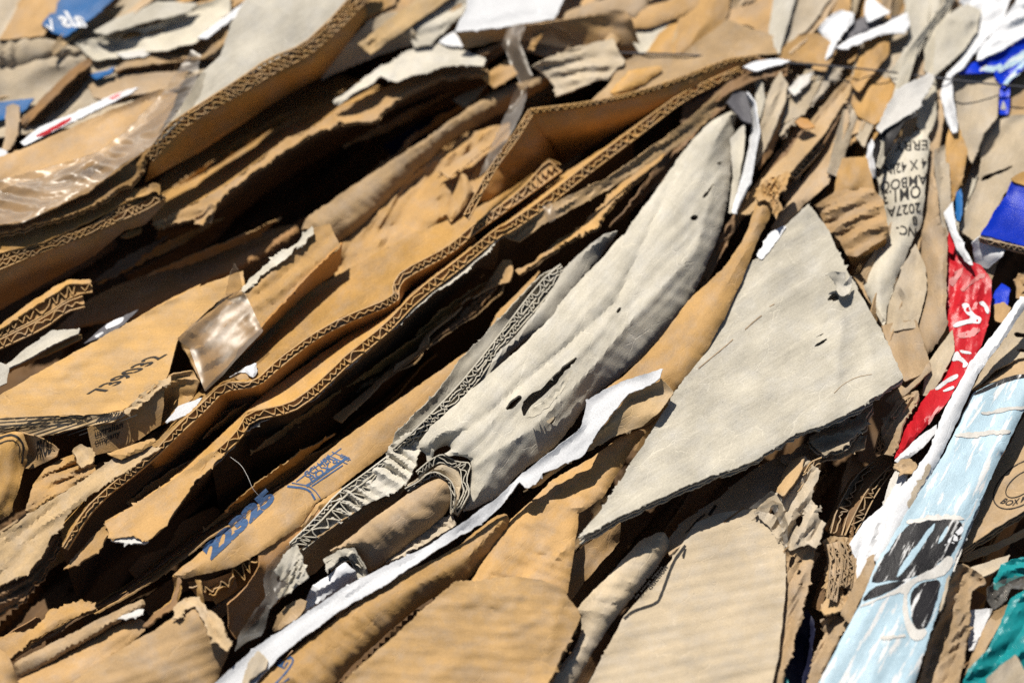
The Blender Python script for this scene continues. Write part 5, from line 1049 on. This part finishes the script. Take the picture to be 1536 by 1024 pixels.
part(t, 'tip', 'W', 'c 838,640,50 850,620 862,650 845,700 862,760 870,805,36 845,800 820,770 818,730', cr=5)
sheet('cardboard_sheet', 'long grey sheet running down from the top edge at the right', CS, 'G', 'c 990,-60,50 1115,-80 1115,0 1100,100 1082,200 1010,330,46 965,385 925,335 985,240 1015,170', wr=4, cr=6, cl=(160, 26))
sheet('cardboard_sheet', 'second grey sheet right of the long grey sheet', CS, 'G', 'c 1112,-70,50 1230,-80 1215,0 1182,120 1135,322,48 1140,520 1100,620,44 1050,560 1060,480 1120,340 1085,320 1085,200 1105,100', wr=4, cr=6, cl=(160, 22))
sheet('cardboard_box', 'grey box corner beside the white crumpled paper at the top right', 'box', 'G', 'c 1145,145,52 1200,75 1262,35 1325,58,60 1312,142 1252,225 1182,285 1138,325,48', wr=4, folds=[('c 1200,90 1315,95', 5, 8)])
sheet('paper_scrap', 'big crumpled white paper in the top right corner', PS, 'W', 'c 1245,10,58 1300,-80 1500,-80,60 1440,95,64 1335,205 1262,300 1205,345,60 1222,500 1232,590,50 1212,600 1188,540 1155,425 1190,328 1288,200 1325,80', cr=5, wr=6, torn=1.5, pleat=[(15, 44, 10), (4, 26, 40)])
sheet('paper_scrap', 'second crumpled white paper at the right edge above the blue carton', PS, 'W', 'c 1380,165,66 1440,90 1490,20 1533,-80 1660,-80,64 1660,120 1533,165,66 1400,242 1320,275,60 1330,220', cr=5, wr=5, torn=1.5, pleat=[(10, 44, 0), (5, 24, 40)])
bl2 = sheet('paper_carton', 'blue crumpled carton with pale lettering at the right edge near the top', 'carton', 'BL', 'c 1230,315,56 1320,280 1400,248 1533,168,64 1660,110 1660,200 1533,300 1440,395,54 1410,350 1400,325 1240,332', cr=7, cl=(90, 18), wr=4)
for s in ('c 1325,322 1360,290 1400,300 1430,280 1440,295 1395,325', 'c 1410,318 1470,265 1533,230 1580,215 1570,250 1480,300 1425,330', 'c 1440,375 1500,300 1560,260 1590,270 1500,340 1450,390'):
    patch(bl2, 'LB', s, torn=2)
bl3 = sheet('paper_carton', 'narrow violet blue carton strip hanging below the blue crumpled carton', 'carton', 'BL', 'c 1410,392,48 1472,388 1470,440 1460,515,38 1418,515', wr=2)
patch(bl3, 'WD', 'c 1425,490 1440,445 1455,490 1442,495')
sheet('cardboard_sheet', 'grey beige panel crossed by the end of the wire', CS, 'GB', 'c 1218,372,44 1280,332 1400,330,50 1412,362 1402,522 1350,582 1302,705,30 1262,622 1226,500', wr=3, cr=3, torn=1)
sheet('cardboard_sheet', 'brown panel at the right edge under the blue carton', CS, 'T', 'c 1468,382,38 1533,355 1660,320 1660,510 1533,505,34 1465,515', wr=2)
sheet('cardboard_sheet', 'grey brown board with a jagged black tear at the right edge', CS, 'GB', 'c 1345,605,30 1400,522 1533,515,38 1660,510 1660,800 1533,785,36 1440,875 1370,1030,20 1330,1100 1240,1030 1290,900 1330,805', wr=3, cr=5, cl=(100, 26), torn=1.2,
      holes=['c 1335,812 1350,790 1420,765 1495,738 1440,775 1400,790 1350,815'])
t = multi('cardboard_box', 'bright blue box with brown fluted rim at the right edge', 'box', 'c 1500,950,10')
part(t, 'blue_panel', 'BL', 'c 1478,812,66 1533,832 1700,850 1700,1180 f 1700,110,44 1533,82 1338,30,50 1352,5 c 1405,940,58 1452,880', wr=1.5, cr=2)
part(t, 'top_rim', 'K', 'c 1478,800,70 1533,768 1700,740 1700,850 1533,833,68 1480,814', torn=1)
band(t, 'fluted_edge', 'T', 'f 1333,42,50 1440,66 1533,86 1700,120', 'f 1335,58,44 1440,86 1533,110 1700,145', pitch=10, crush=.3)
part(t, 'white_lining', 'W', 'f 1302,62,44 1350,28,50 1455,86,40 1440,120 1372,185,15 1312,162', wr=2)
sheet('cardboard_roll', 'tan rounded strip right of the printed tube', CR, 'T', 'c 1070,1024,20 1085,850 1100,785 1132,778,38 1150,900 1160,1024 f 1190,0,30 1182,380 1192,440,20 1100,582,5 1062,520 1050,432 1080,290 1085,200 1060,60', roll=14, wr=3, res=5)
sheet('cardboard_roll', 'twisted tan leaf of board beside the tan rounded strip', CR, 'GB', 'f 935,335,10 990,190,18 1040,98 1082,200,22 1085,285 1045,432,16 965,442 908,455,4 925,400', roll=9, cr=9, cl=(60, 18), wr=4)
sheet('cardboard_sheet', 'grey sheet behind the twisted leaf right of the triangle', CS, 'T', 'f 780,225,0 870,200 968,198,8 930,300 900,445,-4 860,350', wr=3)
sheet('cardboard_sheet', 'flat tan board end touching the right corner of the triangle', CS, 'T', 'f 905,452,12 975,432 1045,430,18 1100,615,16 1045,655 998,672,14 955,590', wr=2)
sheet('cardboard_roll', 'thin tan roll pointing at the right corner of the triangle', CR, 'T', 'f 925,765,-2 1000,690 1100,612,18 1108,645 1060,692 950,785,-6', roll=7)
sheet('cardboard_sheet', 'tan board strip left of the red bag', CS, 'GB', 'f 1095,625,12 1150,545 1205,472,18 1212,560 1160,668 1105,740,0 1085,735', wr=3, cr=4)
sheet('cardboard_flap', 'narrow brown strip between the grey sheets and the tan rounded strip', CS, 'T', 'c 1110,650,30 1140,352 1158,350 1172,520,36 1150,640 1125,770,26 1108,760', wr=3)
sheet('cardboard_sheet', 'curved kraft strip below the white crumpled paper', CS, 'K', 'c 1186,645,40 1208,568 1240,600 1272,682,42 1252,802 1212,885,26 1193,800', roll=8, wr=2, cr=3)
sheet('cardboard_sheet', 'grey striped ply left of the curved kraft strip', CS, 'GB', 'c 1138,702,36 1190,678 1200,850 1210,1030,24 f 1200,60 1165,60 c 1150,1024', wr=3, cr=9, cl=(160, 9), ang=85)
sheet('paper_scrap', 'small blue and white printed sliver at the right', PS, 'BC', 'c 1228,862,34 1250,845 1258,920 1250,1000 1230,990', wr=1)
sheet('plastic_scrap', 'small deep blue scrap right of the red bag', 'plastic', 'BL', 'f 1388,340,0 1405,280 1432,248 1472,270,6 1465,330 1440,400 1405,395', roll=5, cr=5)
sheet('cardboard_flap', 'torn kraft chips at the right edge beside the deep blue scrap', CS, 'K', 'f 1490,235,16 1520,215 1600,190 1600,310 1510,310 1500,270', cr=12, cl=(20, 10), torn=3)
sheet('cardboard_flap', 'little kraft stub under the deep blue scrap', CS, 'K', 'f 1400,350,8 1440,335 1470,360 1440,420 1405,410', roll=4, cr=4)

# bale wire
w = tube('bale_wire', 'WIRE', 'b 1200,236,40 1360,241,55 1533,245 c 60,250,55 160,256,44 300,266,42 480,284,64 640,295 780,308,64 930,323,56 1030,338,38 1100,346,44 1140,350,62 1270,366,66 1400,380,64 1533,391,62 1700,410,60', 1.5)
tag(w, 'thin dark steel bale wire strained across the cardboard at the top', 'wire')
w = tube('loose_thread', 'WD', 'F 344,684,-4 362,697,6 372,715,10 379,733,4 392,747,-6', 0.3)
tag(w, 'fine pale thread hanging in the dark hollow at the lower left', 'thread')

# =================================================================== crowded scraps along the far edge and the right
rs = np.random.RandomState(5)
for i in range(66):
    if i < 36: u, v = rs.uniform(520, 1560), rs.uniform(-70, 150); h0 = rs.uniform(28, 57)
    elif i < 44: u, v = rs.uniform(150, 400), rs.uniform(-70, 10); h0 = rs.uniform(20, 44)
    else: u, v = rs.uniform(1200, 1560), rs.uniform(90, 400); h0 = rs.uniform(-18, 14)
    if i < 36: v = min(v, 40 if u < 980 else (62 if u < 1190 else 150)) - (rs.uniform(0, 60) if u < 1190 else 0)
    if 640 < u < 980: v -= 34
    if u > 1370 and v < 190: u -= 150
    q = np.clip((u - 500) / 900.0, 0, 1); ang = math.radians(-30 - 42 * q + rs.uniform(-9, 9))
    Ln, Wd = rs.uniform(130, 330), rs.uniform(12, 34)
    dx, dy = math.cos(ang), math.sin(ang); nx, ny = -dy, dx
    if ny < 0: nx, ny = -nx, -ny
    tilt = rs.choice([-1, 1]) * rs.uniform(4, 16); bow = rs.uniform(-.12, .12) * Ln
    P = []
    for (sx, sy) in ((-.5, -.35), (0, -.5), (.5, -.25), (.47, .4), (.05, .5), (-.48, .3)):
        sx += rs.uniform(-.06, .06); sy += rs.uniform(-.15, .15); bb = bow * (1 - 4 * sx * sx)
        P.append('%.1f,%.1f,%.1f' % (u + dx * Ln * sx + nx * (Wd * sy + bb), v + dy * Ln * sx + ny * (Wd * sy + bb), h0 + tilt * sy))
    mt = ['T', 'K', 'GB', 'G', 'K', 'T', 'KP', 'K', 'GB', 'T'][rs.randint(10)]
    o = sheet('cardboard_scrap', 'ragged strip of board jammed between larger pieces', 'cardboard scrap', mt, 'F ' + ' '.join(P), cr=rs.uniform(2, 5), cl=(80, rs.uniform(9, 18)), torn=1.3, wr=3, pleat=[(rs.uniform(1, 4), rs.uniform(9, 16), rs.uniform(-8, 8))], res=5.5, th=2, grow=1.0)
    o['group'] = 'ragged board strips jammed between larger pieces'

# =================================================================== deep layers and the bed under everything
rs = np.random.RandomState(21)
k = 0
for gy in range(0, 1150, 62):
    for gx in range(-40, 1600, 150):
        u = gx + rs.uniform(-50, 50); v = gy + rs.uniform(-20, 20)
        q = np.clip((u - 300) / 1100.0, 0, 1); ang = math.radians(-33 - 38 * q + rs.uniform(-6, 6))
        Ln = rs.uniform(140, 260); Wd = rs.uniform(16, 40)
        h0 = rs.uniform(-270, -210)
        dx, dy = math.cos(ang), math.sin(ang); nx, ny = -dy, dx
        if ny < 0: nx, ny = -nx, -ny
        if rs.rand() < 0.45: continue
        n = 7; t = np.linspace(-.5, .5, n); bow = rs.uniform(-14, 14)
        A = [(u + dx * Ln * s + nx * (bow * (1 - 4 * s * s)), v + dy * Ln * s + ny * (bow * (1 - 4 * s * s))) for s in t]
        s = 'F ' + ' '.join('%.1f,%.1f,%.0f' % (x - nx * Wd / 2, y - ny * Wd / 2, h0 + 6) for x, y in A) + ' ' + ' '.join('%.1f,%.1f,%.0f' % (x + nx * Wd / 2, y + ny * Wd / 2, h0 - 26) for x, y in A[::-1])
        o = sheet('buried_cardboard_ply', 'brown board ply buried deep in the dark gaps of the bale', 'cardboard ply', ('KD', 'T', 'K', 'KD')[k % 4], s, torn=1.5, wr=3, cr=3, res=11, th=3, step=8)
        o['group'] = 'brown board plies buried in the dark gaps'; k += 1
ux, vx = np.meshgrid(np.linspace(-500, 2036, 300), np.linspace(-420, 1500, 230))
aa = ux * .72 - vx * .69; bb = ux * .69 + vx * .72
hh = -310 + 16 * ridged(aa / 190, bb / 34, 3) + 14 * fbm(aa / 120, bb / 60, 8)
e = np.clip(np.maximum(np.maximum(-150 - ux, ux - 1686), np.maximum(-150 - vx, vx - 1174)) / 130.0, 0, 1)  # rim of the bed raised out of view, keeps sun out of the gaps
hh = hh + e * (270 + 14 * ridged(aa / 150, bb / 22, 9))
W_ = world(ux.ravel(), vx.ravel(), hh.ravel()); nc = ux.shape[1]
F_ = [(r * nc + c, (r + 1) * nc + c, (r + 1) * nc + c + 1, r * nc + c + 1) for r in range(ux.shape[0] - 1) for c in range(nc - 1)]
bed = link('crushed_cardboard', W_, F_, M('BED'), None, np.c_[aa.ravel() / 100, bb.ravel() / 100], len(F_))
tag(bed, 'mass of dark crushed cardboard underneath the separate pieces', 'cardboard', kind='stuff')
gm = M('BED')
g = 6.0
gr_ = link('ground', np.array([(-g, -g, -0.22), (g, -g, -0.22), (g, g, -0.22), (-g, g, -0.22)]), [(0, 1, 2, 3)], gm, None, np.array([(0, 0), (90, 0), (90, 90), (0, 90)]))
tag(gr_, kind='structure')

for o in list(COL.objects):
    for q in ('_loc', '_s', '_k'):
        if q in o: del o[q]

# =================================================================== light and camera
SUN_EL, SUN_AZ = 55.0, -24.0            # behind the bale, slightly to the left
wd = bpy.data.worlds.new('World'); scn.world = wd; wd.use_nodes = True
nt = wd.node_tree; bg = nt.nodes['Background']; sky = nt.nodes.new('ShaderNodeTexSky')
sky.sky_type = 'NISHITA'; sky.sun_disc = False
sky.sun_elevation = math.radians(SUN_EL); sky.sun_rotation = math.radians(SUN_AZ)
nt.links.new(sky.outputs[0], bg.inputs[0]); bg.inputs[1].default_value = 0.05
sd = bpy.data.lights.new('sun', 'SUN'); sd.energy = 5.0; sd.angle = math.radians(0.53); sd.color = (1.0, 0.945, 0.86)
so = bpy.data.objects.new('sun', sd); COL.objects.link(so)
el, az = math.radians(SUN_EL), math.radians(SUN_AZ)
dvec = Vector((math.sin(az) * math.cos(el), math.cos(az) * math.cos(el), math.sin(el)))
so.rotation_euler = dvec.to_track_quat('Z', 'Y').to_euler(); so.location = dvec * 3
cd = bpy.data.cameras.new('camera'); cd.lens = FOCAL; cd.sensor_width = 36; cd.clip_start = 0.02; cd.clip_end = 60
co = bpy.data.objects.new('camera', cd); COL.objects.link(co)
co.location = CAM; co.rotation_euler = (math.pi / 2 - PITCH, 0, 0)
cd.dof.use_dof = True; cd.dof.focus_distance = DIST - 0.055; cd.dof.aperture_fstop = 3.8
scn.camera = co
vs = scn.view_settings
scn.display_settings.display_device = 'sRGB'
vs.view_transform = 'Standard'; vs.look = 'None'; vs.gamma = 1; vs.use_curve_mapping = False; vs.exposure = 0.36
scn.cycles.max_bounces = 8; scn.cycles.transparent_max_bounces = 12
scn.cycles.use_denoising = False
